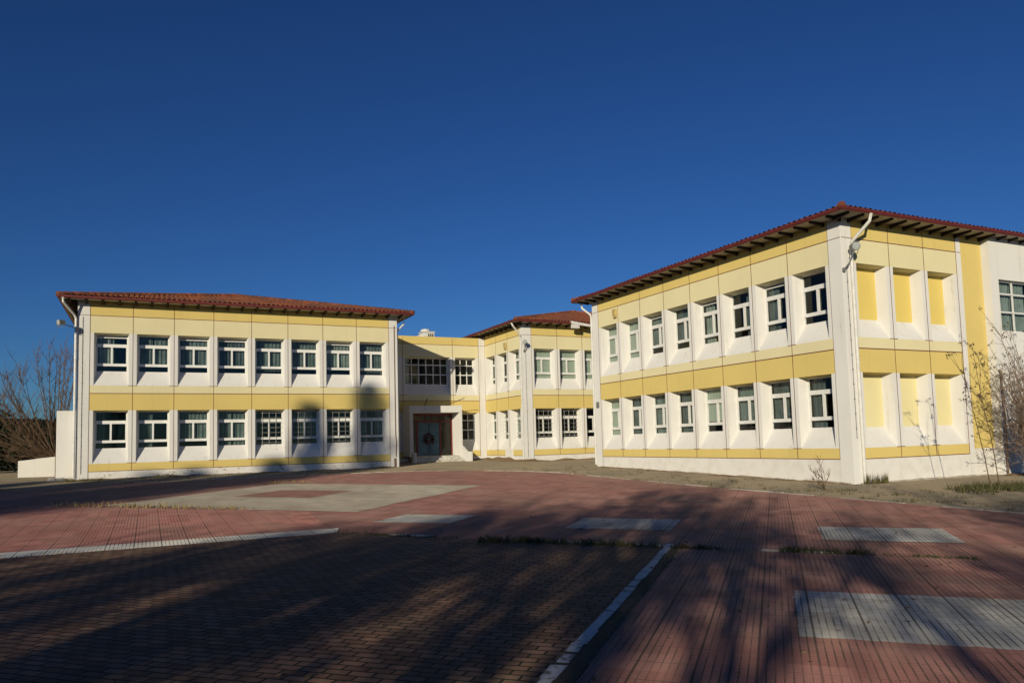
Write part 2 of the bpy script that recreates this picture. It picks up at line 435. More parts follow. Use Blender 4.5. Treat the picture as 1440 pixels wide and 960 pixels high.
def facade(root, o, ax, nrm, bays, left, right, spec, zbot, seed, ztop=ZTOP, skip_joint=(), plinth=None):
    """left/right: pilaster widths outside the panel field; bays: list of bay widths
    spec(i, storey) -> dict for a window, ('blind', material) or None"""
    F = Face(o, ax, nrm); rng = random.Random(seed)
    W, J, P = MB(), MB(), MB(); OL, OM, OT, CM, CT = MB(), MB(), MB(), MB(), MB()
    tot = sum(bays)
    xs = [0]
    for b in bays: xs.append(xs[-1] + b)
    q = lambda mb, a, b, z0, z1, d=0.: mb.poly(F(a,d,z0),F(b,d,z0),F(b,d,z1),F(a,d,z1))
    q(P, 0, tot, zbot, ZC)
    for k, (zb, zt) in enumerate(ST):
        za = ZC if k == 0 else ZB
        q(OL if k == 0 else CM, 0, tot, za, zb)
        if k == 0: q(OM, 0, tot, zt, ZB)
        else: q(CT, 0, tot, zt, ZA); q(OT, 0, tot, ZA, ztop)
        for i, b in enumerate(bays):
            x0, x1 = xs[i], xs[i+1]; sp = spec(i, k)
            if sp is None:
                q(W, x0, x1, zb, zt); continue
            a, e = x0 + FW, x1 - FW
            q(W, x0, a, zb, zt); q(W, e, x1, zb, zt)
            zs = zb + SILL; zi = zt - .03
            W.poly(F(a,0,zb),F(a+SP,D,zs),F(a+SP,D,zi),F(a,0,zt)); W.poly(F(e,0,zb),F(e-SP,D,zs),F(e-SP,D,zi),F(e,0,zt))
            W.poly(F(a,0,zb),F(e,0,zb),F(e-SP,D,zs),F(a+SP,D,zs))
            (CT if k else OM).poly(F(a,0,zt),F(e,0,zt),F(e-SP,D,zi),F(a+SP,D,zi))
            if isinstance(sp, tuple):
                bl = MB(); q(bl, a+SP, e-SP, zs, zi, D); bl.build('blind_panel', sp[1], root)
            else:
                make_window(root, F, a+SP, e-SP, zs, zi, sp.get('style', 'slider'), rng, sp.get('curtain'), sp.get('bars', False), hop=sp.get('hop', False))
    jb = lambda s0, s1, z0, z1: F.box(J, s0, s1, -.004, .01, z0, z1)
    for i in range(0, len(bays)+1):
        if i in (0, len(bays)):
            jb(xs[i]-.011, xs[i]+.011, ZC if i else zbot, ztop-.1); continue
        for (a, b) in ((ZC, ST[0][0]-.012), (ST[0][0]+.012, ZB-.016), (ZB+.016, ST[1][0]-.012), (ST[1][0]+.012, ZA-.014), (ZA+.014, ztop-.1)):
            if i in skip_joint and a > 5: continue
            jb(xs[i]-.011, xs[i]+.011, a, b)
        for k in (0, 1):
            z = ST[k][0]; jb(xs[i]-FW-.03, xs[i]+FW+.03, z-.011, z+.011)
    jb(.011, tot-.011, ZB-.016, ZB+.016); jb(.011, tot-.011, ZA-.014, ZA+.014); jb(.011, tot-.011, ZC-.012, ZC+.012)
    for w_, x0, x1 in ((left, -left, -.011), (right, tot+.011, tot+right)):
        if not w_: continue
        PIL = MB(); F.box(PIL, x0, x1, -.012, .25, zbot, ztop); PIL.build('pilaster', WHITE, root)
        F.box(J, x0+.01, x1-.01, -.016, -.012, ZA-.010, ZA+.010)
    W.build('wall', WHITE, root); J.build('joint_lines', JOINT, root); P.build('plinth', plinth or PLINTH_CLEAN, root)
    for mb in (CM, CT): mb.build('cream_band', CREAM, root)
    for mb in (OL, OM, OT): mb.build('ochre_band', OCHRE, root)
    return F

def plain_wall(root, a, b, zbot, ztop=ZTOP, m=WHITE, name='rear_wall'):
    mb = MB(); mb.poly((*a, zbot), (*b, zbot), (*b, ztop), (*a, ztop)); return mb.build(name, m, root)
def interior(root, u0, u1, v0, v1):
    mb = MB()
    for z in (-.75, 2.62): mb.box((u0+.05, v0+.62, z), (u1-.05, v1-.3, z+.12))
    mb.box((u0+.05, v0+.62, 5.9), (u1-.05, v1-.3, 6.0))
    mb.build('floor_slab', INTERIOR, root)

def hip_roof(root, u0, u1, v0, v1, ze, sl, fine=(), rafters=()):
    """hipped barrel-tile roof over the eave rectangle; fine: sides with modelled tiles"""
    dep = min(u1-u0, v1-v0)/2
    sides = {'front': ((u0,v0),(1,0),(0,1),u1-u0), 'back': ((u1,v1),(-1,0),(0,-1),u1-u0), 'left': ((u0,v1),(0,-1),(1,0),v1-v0), 'right': ((u1,v0),(0,1),(-1,0),v1-v0)}
    V, Fc, val = [], [], []
    r = random.Random(5)
    for key, (o, a, n, L) in sides.items():
        P3 = lambda s, t, z: (o[0]+a[0]*s+n[0]*t, o[1]+a[1]*s+n[1]*t, z)
        if key not in fine:
            base = len(V); b = L - dep
            V += [P3(0,0,ze+.03), P3(L,0,ze+.03), P3(b,dep,ze+sl*dep+.03), P3(dep,dep,ze+sl*dep+.03)]
            Fc.append((base, base+1, base+2, base+3) if L-2*dep > .01 else (base, base+1, base+2)); val.append(.4); continue
        per, seg, row = .215, 8, .34
        cols = int(L/per)+1; ns = cols*seg; ts = []; t = -.06
        while t < dep: ts += [(t, .028), (t+row*.97, 0.)]; t += row
        jit = [[r.uniform(-.008,.008) for _ in range(cols+1)] for _ in range(len(ts)//2+1)]
        vv, ff, va = [], [], []
        for it, (t, st) in enumerate(ts):
            for i in range(ns+1):
                ph = (i % seg)/seg
                vv.append(P3(i*per/seg, t, ze + sl*t + .092*abs(math.sin(math.pi*ph))**.8 + st + jit[it//2][i//seg]))
        for it in range(len(ts)-1):
            rv = [r.random() for _ in range(cols+1)]
            for i in range(ns):
                s_ = (i+.5)*per/seg; t = ts[it][0]
                if s_ < t-.3 or s_ > L-t+.3: continue
                p = it*(ns+1)+i; ff.append((p, p+1, p+ns+2, p+ns+1)); va.append(rv[i//seg])
        me = bpy.data.meshes.new('slope'); me.from_pydata(vv, [], ff); me.update()
        at = me.attributes.new('vary', 'FLOAT', 'FACE'); at.data.foreach_set('value', va)
        bm = bmesh.new(); bm.from_mesh(me); bpy.data.meshes.remove(me)
        for e, sgn in ((0, 1), (L, -1)):
            no = Vector((n[0]-sgn*a[0], n[1]-sgn*a[1], 0)).normalized()
            bmesh.ops.bisect_plane(bm, geom=bm.verts[:]+bm.edges[:]+bm.faces[:], plane_co=P3(e,0,0), plane_no=no, clear_outer=True, dist=1e-5)
        lay = bm.faces.layers.float.get('vary'); base = len(V)
        bm.verts.index_update()
        V += [tuple(x.co) for x in bm.verts]
        for f in bm.faces: Fc.append(tuple(base + x.index for x in f.verts)); val.append(f[lay])
        bm.free()
    me = bpy.data.meshes.new('roof'); me.from_pydata(V, [], Fc); me.update()
    at = me.attributes.new('vary', 'FLOAT', 'FACE'); at.data.foreach_set('value', val)
    me.materials.append(TILE)
    ro = bpy.data.objects.new('roof', me); COL.objects.link(ro); ro.parent = root; ro.matrix_parent_inverse = root.matrix_basis.inverted()
    # hip and ridge caps: rows of half-round tiles
    mb = MB()
    apex_a, apex_b = (u0+dep, v0+dep), (u1-dep, v1-dep)
    corners = [((u0,v0),apex_a),((u1,v0),(u1-dep,v0+dep)),((u0,v1),(u0+dep,v1-dep)),((u1,v1),apex_b)]
    def caps(p, q, z0, z1):
        L = math.hypot(q[0]-p[0], q[1]-p[1]); n = max(1, int(L/.36))
        for i in range(n):
            t0, t1 = i/n - .01, (i+1)/n + .02
            P = lambda t, dz: (p[0]+(q[0]-p[0])*t, p[1]+(q[1]-p[1])*t, z0+(z1-z0)*t+dz)
            mb.tube([P(t0,.055), P(t1,.035)], [.125,.10], 8)
            mb.val += [RNG.random()]*10
    for p, q in corners: caps(p, q, ze+.02, ze+sl*dep+.02)
    if u1-u0 > v1-v0: caps((u0+dep,v0+dep), (u1-dep,v0+dep), ze+sl*dep+.02, ze+sl*dep+.02)
    elif v1-v0 > u1-u0: caps((u0+dep,v0+dep), (u0+dep,v1-dep), ze+sl*dep+.02, ze+sl*dep+.02)
    mb.build('ridge_tiles', TILE, ro, smooth=True)
    # gutter: half-round trough all round, painted red
    g = MB()
    prof = [(.0,.02),(-.015,-.05),(-.05,-.085),(-.085,-.08),(-.115,-.04),(-.12,.03),(-.105,.03),(-.10,-.03),(-.08,-.066),(-.05,-.07),(-.028,-.042),(-.015,.02)]
    loop = []
    for cx, cy, sx, sy in ((u0,v0,1,1),(u1,v0,-1,1),(u1,v1,-1,-1),(u0,v1,1,-1)):
        loop.append([(cx+sx*e, cy+sy*e, ze+.01+h) for e, h in prof])
    n = len(prof); i0 = 0
    for rg in loop: g.v += rg
    for k in range(4):
        for j in range(n):
            g.f.append((k*n+j, k*n+(j+1)%n, ((k+1)%4)*n+(j+1)%n, ((k+1)%4)*n+j))
    g.build('gutter', GUTTER, root)
    # flat boarded soffit and the dark rafter tails under it
    sf = MB(); e = .8; zs = ze-.055
    for (a, b), (c, d) in zip(((u0,v0),(u1,v0),(u1,v1),(u0,v1)), ((u1,v0),(u1,v1),(u0,v1),(u0,v0))):
        def inn(x, y): return (x + (e if x == u0 else -e), y + (e if y == v0 else -e))
        sf.poly((a,b,zs),(c,d,zs),(*inn(c,d),zs),(*inn(a,b),zs))
    sf.build('soffit', SOFFIT, root)
    for key in rafters:
        (o, a, n_, L) = sides[key]; k = .33; lim = min(L-.2, 17.)
        while k < lim:
            def P(ss, tt, dz): return (o[0]+a[0]*ss+n_[0]*tt, o[1]+a[1]*ss+n_[1]*tt, zs-.003+dz)
            x0, x1 = k-.045, k+.045; t = MB()
            t.hexa([P(x0,.04,-.055),P(x1,.04,-.055),P(x1,OV-.014,-.125),P(x0,OV-.014,-.125),P(x0,.03,0),P(x1,.03,0),P(x1,OV-.014,0),P(x0,OV-.014,0)])
            t.build('rafter_tail', DARKWOOD, root); k += .64
    return ro
def downpipe(root, pts, r=.05, m=PIPE, name='downpipe'):
    mb = MB(); mb.tube(pts, r, 10)
    p = pts[-2]; q = pts[-1]
    k = int(abs(p[2]-q[2])/2)
    for i in range(1, k+1):
        z = p[2] + (q[2]-p[2])*i/(k+1); mb.tube([(p[0],p[1],z-.025),(p[0],p[1],z+.025)], r*1.18, 10)
    return mb.build(name, m, root, smooth=False)
def conduit(root, x, y, z0, z1, nrm=(0,-1), name='conduit'):
    mb = MB(); mb.tube([(x,y,z0),(x,y,z1)], .011, 6)
    z = z0 + .3
    while z < z1: mb.box((x-.02,y-.015,z-.012),(x+.02,y+.015,z+.012)); z += .45
    return mb.build(name, STEEL, root)

# ------------------------------------------------------------------ the four school wings
ZE, SLOPE = 6.66, .238
GREYC = (( (.0,.5), (.55,1.) ))
def curt(rng):
    k = rng.random(); m_ = rng.choice((NET1, NET1, NET2, NET3, NET3))
    if k < .12: return None
    if k < .55: return ([(.01,.99)], m_, rng.choice((0., 0., .16, .24)))
    if k < .75: return ([(.02,.45+.1*rng.random())], m_, 0.)
    if k < .88: return ([(.5,.98)], m_, 0.)
    return ([(.02,.32),(.66,.98)], NET2, 0.)

# left wing
Lu0, Lu1, Lv = -2.81, 11.52, 37.24; Lv1 = Lv + 14.33
LW = thing('school_wing', ((Lu0+Lu1)/2, Lv, -1.15), 'two storey yellow school wing standing alone left of the entrance, tree shadows on its wall', 'building', 'wings of the school')
rl = random.Random(21)
LC = {(0,1):([(.02,.46),(.5,.56)],NET2,.2), (1,1):([(.02,.46),(.52,.97)],NET1,.2), (2,1):([(.02,.97)],NET1,.2), (3,1):([(.02,.97)],NET3,.16), (4,1):([(.02,.97)],NET1,.1), (5,1):([(.02,.97)],NET1,.2), (6,1):([(.02,.97)],NET2,.17), (7,1):([(.02,.97)],NET1,.1),
      (0,0):([(.02,.3)],NET3,0.), (1,0):([(.02,.5)],NET3,0.), (2,0):([(.02,.97)],NET1,.2), (3,0):([(.02,.5),(.55,.97)],NET1,.0), (4,0):None}
def specL(i, k):
    c = LC.get((i, k), curt(rl))
    return dict(curtain=c, bars=(k == 0 and i in (4,5,6,7)), hop=(k == 1 and i in (0,2,3,6)))
FL = facade(LW, (-2.332, Lv, 0), (1,0,0), (0,-1,0), [BAY]*8, .478, .445, specL, -1.6, 31, plinth=PLINTH)
def side_bands(root, a, b, nrm):
    ax = Vector((b[0]-a[0], b[1]-a[1], 0)); L = ax.length; F = Face((a[0],a[1],0), ax/L, nrm)
    for nm, m_, z0, z1 in (('wall',WHITE,-1.6,ZC),('ochre_band',OCHRE,ZC,ST[0][0]),('wall',WHITE,ST[0][0],ST[0][1]),('ochre_band',OCHRE,ST[0][1],ZB),('cream_band',CREAM,ZB,ST[1][0]),('wall',WHITE,ST[1][0],ST[1][1]),('cream_band',CREAM,ST[1][1],ZA),('ochre_band',OCHRE,ZA,ZTOP)):
        mb = MB(); mb.poly(F(0,0,z0),F(L,0,z0),F(L,0,z1),F(0,0,z1)); mb.build(nm, m_, root)
side_bands(LW, (Lu0, Lv1), (Lu0, Lv+.25), (-1,0,0)); side_bands(LW, (Lu1, Lv+.25), (Lu1, Lv1), (1,0,0)); plain_wall(LW, (Lu1,Lv1), (Lu0,Lv1), -1.6)
interior(LW, Lu0, Lu1, Lv, Lv1)
hip_roof(LW, Lu0-OV, Lu1+OV, Lv-OV, Lv1+OV, ZE, SLOPE, ('front',), ('front','left'))
downpipe(LW, [(Lu0-.5,Lv-.72,6.60),(Lu0-.5,Lv-.66,6.42),(Lu0-.12,Lv-.14,5.95),(Lu0-.06,Lv-.07,5.8),(Lu0-.06,Lv-.07,-1.05)])
conduit(LW, Lu0+.2, Lv-.026, -.9, 5.9)
downpipe(LW, [(Lu1+.5,Lv+.3,6.58),(Lu1+.47,Lv+.3,6.25),(Lu1+.10,Lv+.22,5.9),(Lu1+.07,Lv+.2,5.8),(Lu1+.07,Lv+.2,-1.15)])
mb = MB(); mb.tube([(Lu1-.16,Lv-.03,6.1),(Lu1-.16,Lv-.03,.55),(Lu1-.12,Lv-.03,.1),(Lu1-.15,Lv-.035,-.35),(Lu1-.14,Lv-.03,-.62)], .022, 6); mb.box((Lu1-.25,Lv-.035,-1.12),(Lu1-.13,Lv-.011,-.70))
mb.build('cable_run', mat_simple('cable_brown', (.20,.13,.10), .7, .3), LW)

# link between the wings, with the entrance
Kv = 42.86; Ku0, Ku1 = 11.6, 18.95
KW_ = thing('school_link', (15.3, Kv, -1.05), 'flat roofed yellow link block with the shaded school entrance between two wings', 'building', 'wings of the school')
def specK(i, k):
    if i == 0: return None
    if i == 1: return dict(style=(6,3), curtain=([(0.,.12)], BLIND, .0)) if k == 1 else None
    return dict(style=(3,3))
FK = facade(KW_, (11.60, Kv, 0), (1,0,0), (0,-1,0), [1.98, 3.19, 1.73], 0, .44, specK, -1.6, 33, ztop=6.46)
mb = MB(); mb.box((Ku0, Kv+.003, 6.40), (Ku1-.06, Kv+.28, 6.455)); mb.build('parapet', mat_plaster('stained_ochre', (.66,.47,.15), (.45,.22,.08), .8), KW_)
mb = MB(); mb.box((Ku0, Kv+.3, 6.0), (Ku1, Kv+9, 6.12)); mb.build('flat_roof', CONC, KW_)
interior(KW_, Ku0, Ku1, Kv, Kv+9)
plain_wall(KW_, (Ku1, Kv+9), (Ku0, Kv+9), -1.6, 6.46)
mb = MB()
pv = 41.55; zf = -.73
mb.box((13.53,pv,1.80),(16.80,Kv-.013,2.20))
mb.box((13.53,pv+.003,zf),(13.74,Kv-.013,1.80)); mb.box((16.63,pv+.003,zf-.1),(16.80,Kv-.013,1.80))
# flared foot of the right wall beside the steps
mb.hexa([(16.66,pv-1.0,-1.25),(16.84,pv-1.0,-1.25),(16.84,pv+.003,-1.25),(16.66,pv+.003,-1.25),(16.66,pv-1.0,-.62),(16.84,pv-1.0,-.62),(16.84,pv+.003,-.18),(16.66,pv+.003,-.18)])
mb.box((16.80,pv-1.05,-1.25),(16.98,pv-.75,-.52))
mb.box((13.42,pv-.95,-1.25),(13.62,pv-.60,-.50))
mb.build('porch', WHITE, KW_, bevel=.012)
mb = MB()
for j in range(4): mb.box((13.66+.06*j, pv-.9+.3*j, -1.3), (16.62, pv-.9+.3*(j+1) if j < 3 else Kv-.02, -1.08+.117*j))
mb.build('steps', CONC, KW_, bevel=.012)
dv = Kv-.05
mb = MB()
for a, b, c, d in ((14.0,14.09,zf,1.78),(14.33,14.42,zf,1.30),(15.79,15.88,zf,1.30),(16.52,16.61,zf,1.78),(14.09,16.52,1.68,1.78),(14.09,16.52,1.26,1.34),(13.75,14.0,zf,1.78)):
    mb.box((a,dv-.05,c),(b,dv+.03,d))
for i in range(1,6): x = 14.09 + i*.405; mb.box((x-.02,dv-.03,1.34),(x+.02,dv+.02,1.68))
dfm = mb.build('entrance_door', REDFRAME, KW_)
for a, b in ((14.42,15.095),(15.115,15.79)):
    m2 = MB(); m2.box((a+.01,dv-.03,zf+.02),(b-.01,dv+.01,1.25))
    for z0, z1 in ((zf+.15,.05),(.15,1.12)): m2.box((a+.10,dv-.045,z0),(b-.10,dv-.03,z1))
    m2.build('door_leaf', DOOR, dfm, bevel=.008)
m2 = MB()
for a, b, c, d in ((14.09,14.33,zf+.05,1.24),(15.88,16.52,zf+.05,1.24),(14.09,16.52,1.36,1.66)): m2.box((a,dv-.005,c),(b,dv+.005,d))
m2.build('side_panel', mat_simple('brown_green_glass', (.055,.050,.035), .15, .6, .4, 2), dfm)
m2 = MB()
for x in (15.05, 15.16): m2.tube([(x,dv-.10,-.05),(x,dv-.10,.5)], .016, 8); m2.tube([(x,dv-.1,.0),(x,dv-.03,.0)], .012, 6); m2.tube([(x,dv-.1,.45),(x,dv-.03,.45)], .012, 6)
m2.build('door_handle', STEEL, dfm)
m2 = MB(); rr = random.Random(2)
for i in range(260):
    an = rr.uniform(0, 2*math.pi); R = .36*math.sqrt(rr.uniform(.08,1))*rr.uniform(.8,1.1); c = Vector((15.105+R*math.cos(an), dv-.07+rr.uniform(-.03,.02), .27+R*math.sin(an)))
    e1 = Vector((rr.uniform(-1,1), rr.uniform(-.5,.5), rr.uniform(-1,1))).normalized()*.07; e2 = Vector((rr.uniform(-1,1), rr.uniform(-.5,.5), rr.uniform(-1,1))).normalized()*.035
    m2.poly(c-e1, c+e2, c+e1, c-e2)
m2.build('wreath', WREATH, dfm)
mb = MB(); mb.tube([(14.55,pv+.3,2.2),(14.66,pv+.05,2.62)], .022, 8); mb.build('flag_socket', DARKWOOD, KW_)
mb = MB(); mb.tube([(15.85,pv+.3,2.2),(16.75,pv-.55,2.62)], .018, 8); mb.build('flag_socket', DARKWOOD, KW_)

# middle wing
Mu0, Mv0 = 18.9, 37.6; Mu1, Mv1 = 35.5, 53.9
MW = thing('school_wing', (Mu0, Mv0, -1.15), 'small hip roofed yellow school wing half hidden behind the near one', 'building', 'wings of the school')
def specM(i, k): return dict(curtain=([(0.,.98)], BLIND, 0.) if k == 1 else None, bars=(k == 0 and i < 2))
facade(MW, (19.50, Mv0, 0), (1,0,0), (0,-1,0), [BAY]*9, .60, .4, specM, -1.6, 35)
def specMs(i, k): return dict(curtain=([(.0,.4)], CURTAIN, 0.) if i != 1 else None, bars=(k == 0 and i > 0))
facade(MW, (Mu0, 42.80, 0), (0,-1,0), (-1,0,0), [1.655]*3, .25, .235, specMs, -1.6, 36)
mb = MB(); mb.box((Mu0-.04,39.05,-1.4),(Mu0+.1,40.05,-.42)); mb.build('meter_box', WHITE, MW, bevel=.01)
plain_wall(MW, (Mu1,Mv0), (Mu1,Mv1), -1.6); plain_wall(MW, (Mu1,Mv1), (Mu0,Mv1), -1.6); plain_wall(MW, (Mu0,Mv1), (Mu0,43.0), -1.6)
interior(MW, Mu0+.5, Mu1, Mv0, Mv1)
hip_roof(MW, Mu0-OV, Mu1+OV, Mv0-OV, Mv1+OV, ZE+.02, .262, ('front','left'), ('front','left'))
downpipe(MW, [(Mu0-.66,Mv0-.1,6.62),(Mu0-.6,Mv0-.14,6.45),(Mu0-.12,Mv0-.06,5.95),(Mu0-.06,Mv0+.02,5.8),(Mu0-.06,Mv0+.02,-1.1)])
conduit(MW, Mu0+.22, Mv0-.026, -.9, 5.2)
mb = MB(); mb.hexa([(21.75,36.80,6.60),(23.25,36.66,6.44),(23.25,36.92,6.46),(21.75,37.05,6.62),(21.75,36.80,6.76),(23.25,36.66,6.55),(23.25,36.92,6.57),(21.75,37.05,6.78)]); mb.box((21.78,36.79,6.36),(22.25,36.98,6.56))
tag(mb.build('fascia_board', PIPE, MW), 'loose white board hanging at the eave')

# near right wing
Ru, Rv0, Rv1 = 19.10, 15.98, 30.38; Rue = 36.
RW = thing('school_wing', (Ru, Rv0, -1.56), 'nearest sunlit yellow and white school wing whose corner has blind window recesses', 'building', 'wings of the school')
rr_ = random.Random(8)
RCd = {}
def specR(i, k):
    t = {0: ([(.0,.98)], BLIND, 0.), 1: ([(0.,.6)], BLIND, 0.)}.get(i if k == 1 else -1)
    if k == 0 and i == 0: t = ([(.0,.98)], BLIND, 0.)
    if k == 0 and i == 4: t = ([(.0,.98)], BLIND, 0.25)
    return dict(curtain=t if t else curt(rr_), hop=(k == 1 and i in (2,4,6)))
facade(RW, (Ru, 29.88, 0), (0,-1,0), (-1,0,0), [BAY]*8, .50, .49, specR, -1.9, 41, skip_joint=(1,))
OP = mat_plaster('blind_ochre', (.76,.59,.17), (.4,.3,.12), .1); CP = mat_plaster('blind_cream', (.81,.72,.40), amt=.1)
facade(RW, (19.555, Rv0, 0), (1,0,0), (0,-1,0), [BAY]*3, .455, .25, lambda i, k: ('blind', OP if k else CP), -1.9, 42)
# ochre strip and the projecting white stair block beyond it
mb = MB(); mb.poly((24.83,Rv0,-.65),(25.95,Rv0,-.65),(25.95,Rv0,ZTOP+.1),(24.83,Rv0,ZTOP+.1)); mb.build('ochre_strip', OCHRE, RW)
mb = MB(); mb.box((24.835,Rv0-.02,-1.9),(25.95,Rv0+.1,-.65)); mb.build('plinth', PLINTH, RW)
sv = 15.70; F2 = Face((25.95, sv, 0), (1,0,0), (0,-1,0))
wins = [(26.38,31.2)]
mb = MB()
a, b, z0, z1 = .43, 5.25, 3.32, 5.12
tot = 10.
mb.poly(F2(0,0,-1.9),F2(tot,0,-1.9),F2(tot,0,z0),F2(0,0,z0)); mb.poly(F2(0,0,z1),F2(tot,0,z1),F2(tot,0,6.7),F2(0,0,6.7))
mb.poly(F2(0,0,z0),F2(a,0,z0),F2(a,0,z1),F2(0,0,z1)); mb.poly(F2(b,0,z0),F2(tot,0,z0),F2(tot,0,z1),F2(b,0,z1))
for (p, q_) in (((a,z0),(b,z0)),((b,z0),(b,z1)),((b,z1),(a,z1)),((a,z1),(a,z0))): mb.poly(F2(p[0],0,p[1]),F2(q_[0],0,q_[1]),F2(q_[0],.2,q_[1]),F2(p[0],.2,p[1]))
mb.poly(F2(0,0,-1.9),F2(0,0,6.7),F2(0,.3,6.7),F2(0,.3,-1.9))
mb.build('stair_block', WHITE, RW)
make_window(RW, F2, a, b, z0, z1, (5,3), random.Random(3), ([(0.,.05),(.07,.19),(.21,.38),(.42,.6),(.62,.98)], NET2, .0), d=.13)
plain_wall(RW, (Rue,15.75), (Rue,Rv1), -1.9); plain_wall(RW, (Rue,Rv1), (Ru,Rv1), -1.9)
interior(RW, Ru+.5, Rue, Rv0, Rv1)
hip_roof(RW, Ru-OV, Rue+OV, Rv0-OV, Rv1+OV, ZE-.02, SLOPE, ('front','left'), ('front','left'))
downpipe(RW, [(Ru+.52,Rv0-.72,6.58),(Ru+.50,Rv0-.66,6.35),(Ru+.36,Rv0-.12,5.85),(Ru+.34,Rv0-.075,5.7),(Ru+.34,Rv0-.075,-1.52)])
downpipe(RW, [(Ru-.3,Rv1+.5,6.58),(Ru-.28,Rv1+.45,6.3),(Ru-.03,Rv1+.12,5.95),(Ru-.03,Rv1+.06,5.8),(Ru-.03,Rv1+.06,-1.2)])
conduit(RW, Ru+.16, Rv0-.026, -.2, 5.1)
mb = MB(); mb.box((Ru-.06,30.0,1.46),(Ru-.013,30.22,1.74)); mb.build('junction_box', STEEL, RW, bevel=.008)

# ------------------------------------------------------------------ fittings on the walls
def flood(name, loc, label, arm, head, look, r=.17):
    t = thing(name, loc, label, 'floodlight', 'floodlights on the school corners')
    b = Vector(loc); h = Vector(head); L = Vector(look).normalized()
    m = MB(); m.box(b-Vector((.035,.03,.06)), b+Vector((.035,.03,.06))); m.tube([b, *[Vector(p) for p in arm], h], .021, 8); m.build('bracket', STEEL, t)
    m = MB(); m.lathe(h-L*.20, [(.05,-.05),(.10,.0),(r*.9,.12),(r,.20),(r,.24),(r*.94,.24)], 16, L); m.build('housing', mat_simple('lamp_housing', (.24,.23,.20), .4, .5, metal=.3), t, smooth=False)
    m = MB(); m.lathe(h-L*.20, [(.02,.262),(r*.6,.26),(r*.92,.245)], 16, L); m.build('lens', LAMPGLASS, t)
    m = MB(); m.tube([h+Vector((-r*1.05,0,0)), h+Vector((-r*1.05,0,0))-L*.1+Vector((0,0,-.2)), h+Vector((r*1.05,0,0))-L*.1+Vector((0,0,-.2)), h+Vector((r*1.05,0,0))], .012, 6); m.build('yoke', STEEL, t)
    return t
flood('floodlight', (Lu0+.13,Lv-.06,5.25), 'grey floodlight on a long arm off the left corner of the eight bay wing', [(Lu0-.1,Lv-.35,5.36)], (Lu0-.62,Lv-.75,5.50), (-.75,-.55,-.15), .125)
flood('floodlight', (Ru+.0,Rv0-.06,4.95), 'grey floodlight above its shadow on the nearest wing corner', [(Ru+.02,Rv0-.22,5.1),(Ru+.07,Rv0-.33,5.35)], (Ru+.12,Rv0-.42,5.60), (-.35,-.9,-.12), .135)
flood('floodlight', (Mu0+.12,Mv0-.06,5.05), 'small grey floodlight on the corner of the half hidden wing', [(Mu0+.05,Mv0-.28,5.2)], (Mu0-.02,Mv0-.45,5.52), (-.4,-.9,-.1), .125)
def alarm(x, y, z, label):
    m = MB(); m.box((x-.13,y-.12,z-.02),(x-.012,y+.12,z+.24)); m.hexa([(x-.10,y-.09,z-.16),(x-.012,y-.09,z-.16),(x-.012,y+.09,z-.16),(x-.10,y+.09,z-.16),(x-.13,y-.12,z-.02),(x-.012,y-.12,z-.02),(x-.012,y+.12,z-.02),(x-.13,y+.12,z-.02)])
    o = m.build('alarm_box', YELLOWBOX, None, bevel=.012); tag(o, label, 'alarm box', 'alarm boxes under the eaves')
alarm(Ru, 28.37, 5.62, 'yellowed alarm box on the cream band of the nearest wing')
alarm(Mu0, 39.66, 5.55, 'small yellowed alarm box on the half hidden wing above its side windows')

t = thing('rooftop_cooler', (15.7,44.5,6.12), 'white louvred air cooler standing on the flat link roof', 'air cooler')
m = MB(); m.box((15.35,44.2,6.30),(16.12,44.95,6.93)); m.box((15.30,44.15,6.93),(16.17,45.0,6.99)); m.build('cabinet', PIPE, t, bevel=.015)
m = MB(); m.lathe((15.62,44.5,6.99), [(.30,0),(.31,.09),(.26,.15),(.12,.18)], 18); m.build('fan_cowl', PIPE, t)
m = MB()
for i in range(3): x = 15.70+.13*i; m.box((x,44.19,6.42),(x+.075,44.21,6.85))
m.build('louvre', DARKWOOD, t)
m = MB(); m.box((15.12,44.3,6.45),(15.35,44.7,6.75)); m.build('duct', PIPE, t)
m = MB()
for x in (15.4,16.05):
    for y in (44.25,44.9): m.box((x-.03,y-.03,6.12),(x+.03,y+.03,6.30))
m.build('stand', STEEL, t)

# ------------------------------------------------------------------ walls at the left
mb = MB(); mb.box((-3.62,38.2,-1.5),(-2.82,38.42,1.86)); o = mb.build('garden_wall', WHITE, None, bevel=.015); tag(o, 'tall white screen wall standing against the left wing', 'wall')
mb = MB()
prof = [(-5.45,-.30),(-4.95,-.25),(-4.6,-.20),(-3.95,-.14)]
for (x0,z0),(x1,z1) in zip(prof, prof[1:]):
    y0, y1 = 41.6-.2*(x0+5.45), 41.6-.2*(x1+5.45)
    mb.hexa([(x0,y0,-1.5),(x1,y1,-1.5),(x1,y1+.25,-1.5),(x0,y0+.25,-1.5),(x0,y0,z0),(x1,y1,z1),(x1,y1+.25,z1),(x0,y0+.25,z0)])
o = mb.build('garden_wall', mat_plaster('stained_white', (.76,.73,.66), (.35,.3,.2), .7), None); tag(o, 'low stained white wall in front of the bare tree', 'wall')
mb = MB(); rr = random.Random(6)
for i in range(26):
    x = rr.uniform(-3.8,-2.9); y = rr.uniform(37.5,38.1); s = rr.uniform(.03,.10); z = zg(y)+s*.4
    mb.hexa([(x+rr.uniform(-s,s)*.2+a*s, y+b*s, z+c*s*.8) for c in (-.6,.6) for a, b in ((-1,-1),(1,-1),(1,1),(-1,1))])
tag(mb.build('rubble', CONC, None), 'pale broken rubble at the foot of the tall white wall', 'rubble', kind='stuff')

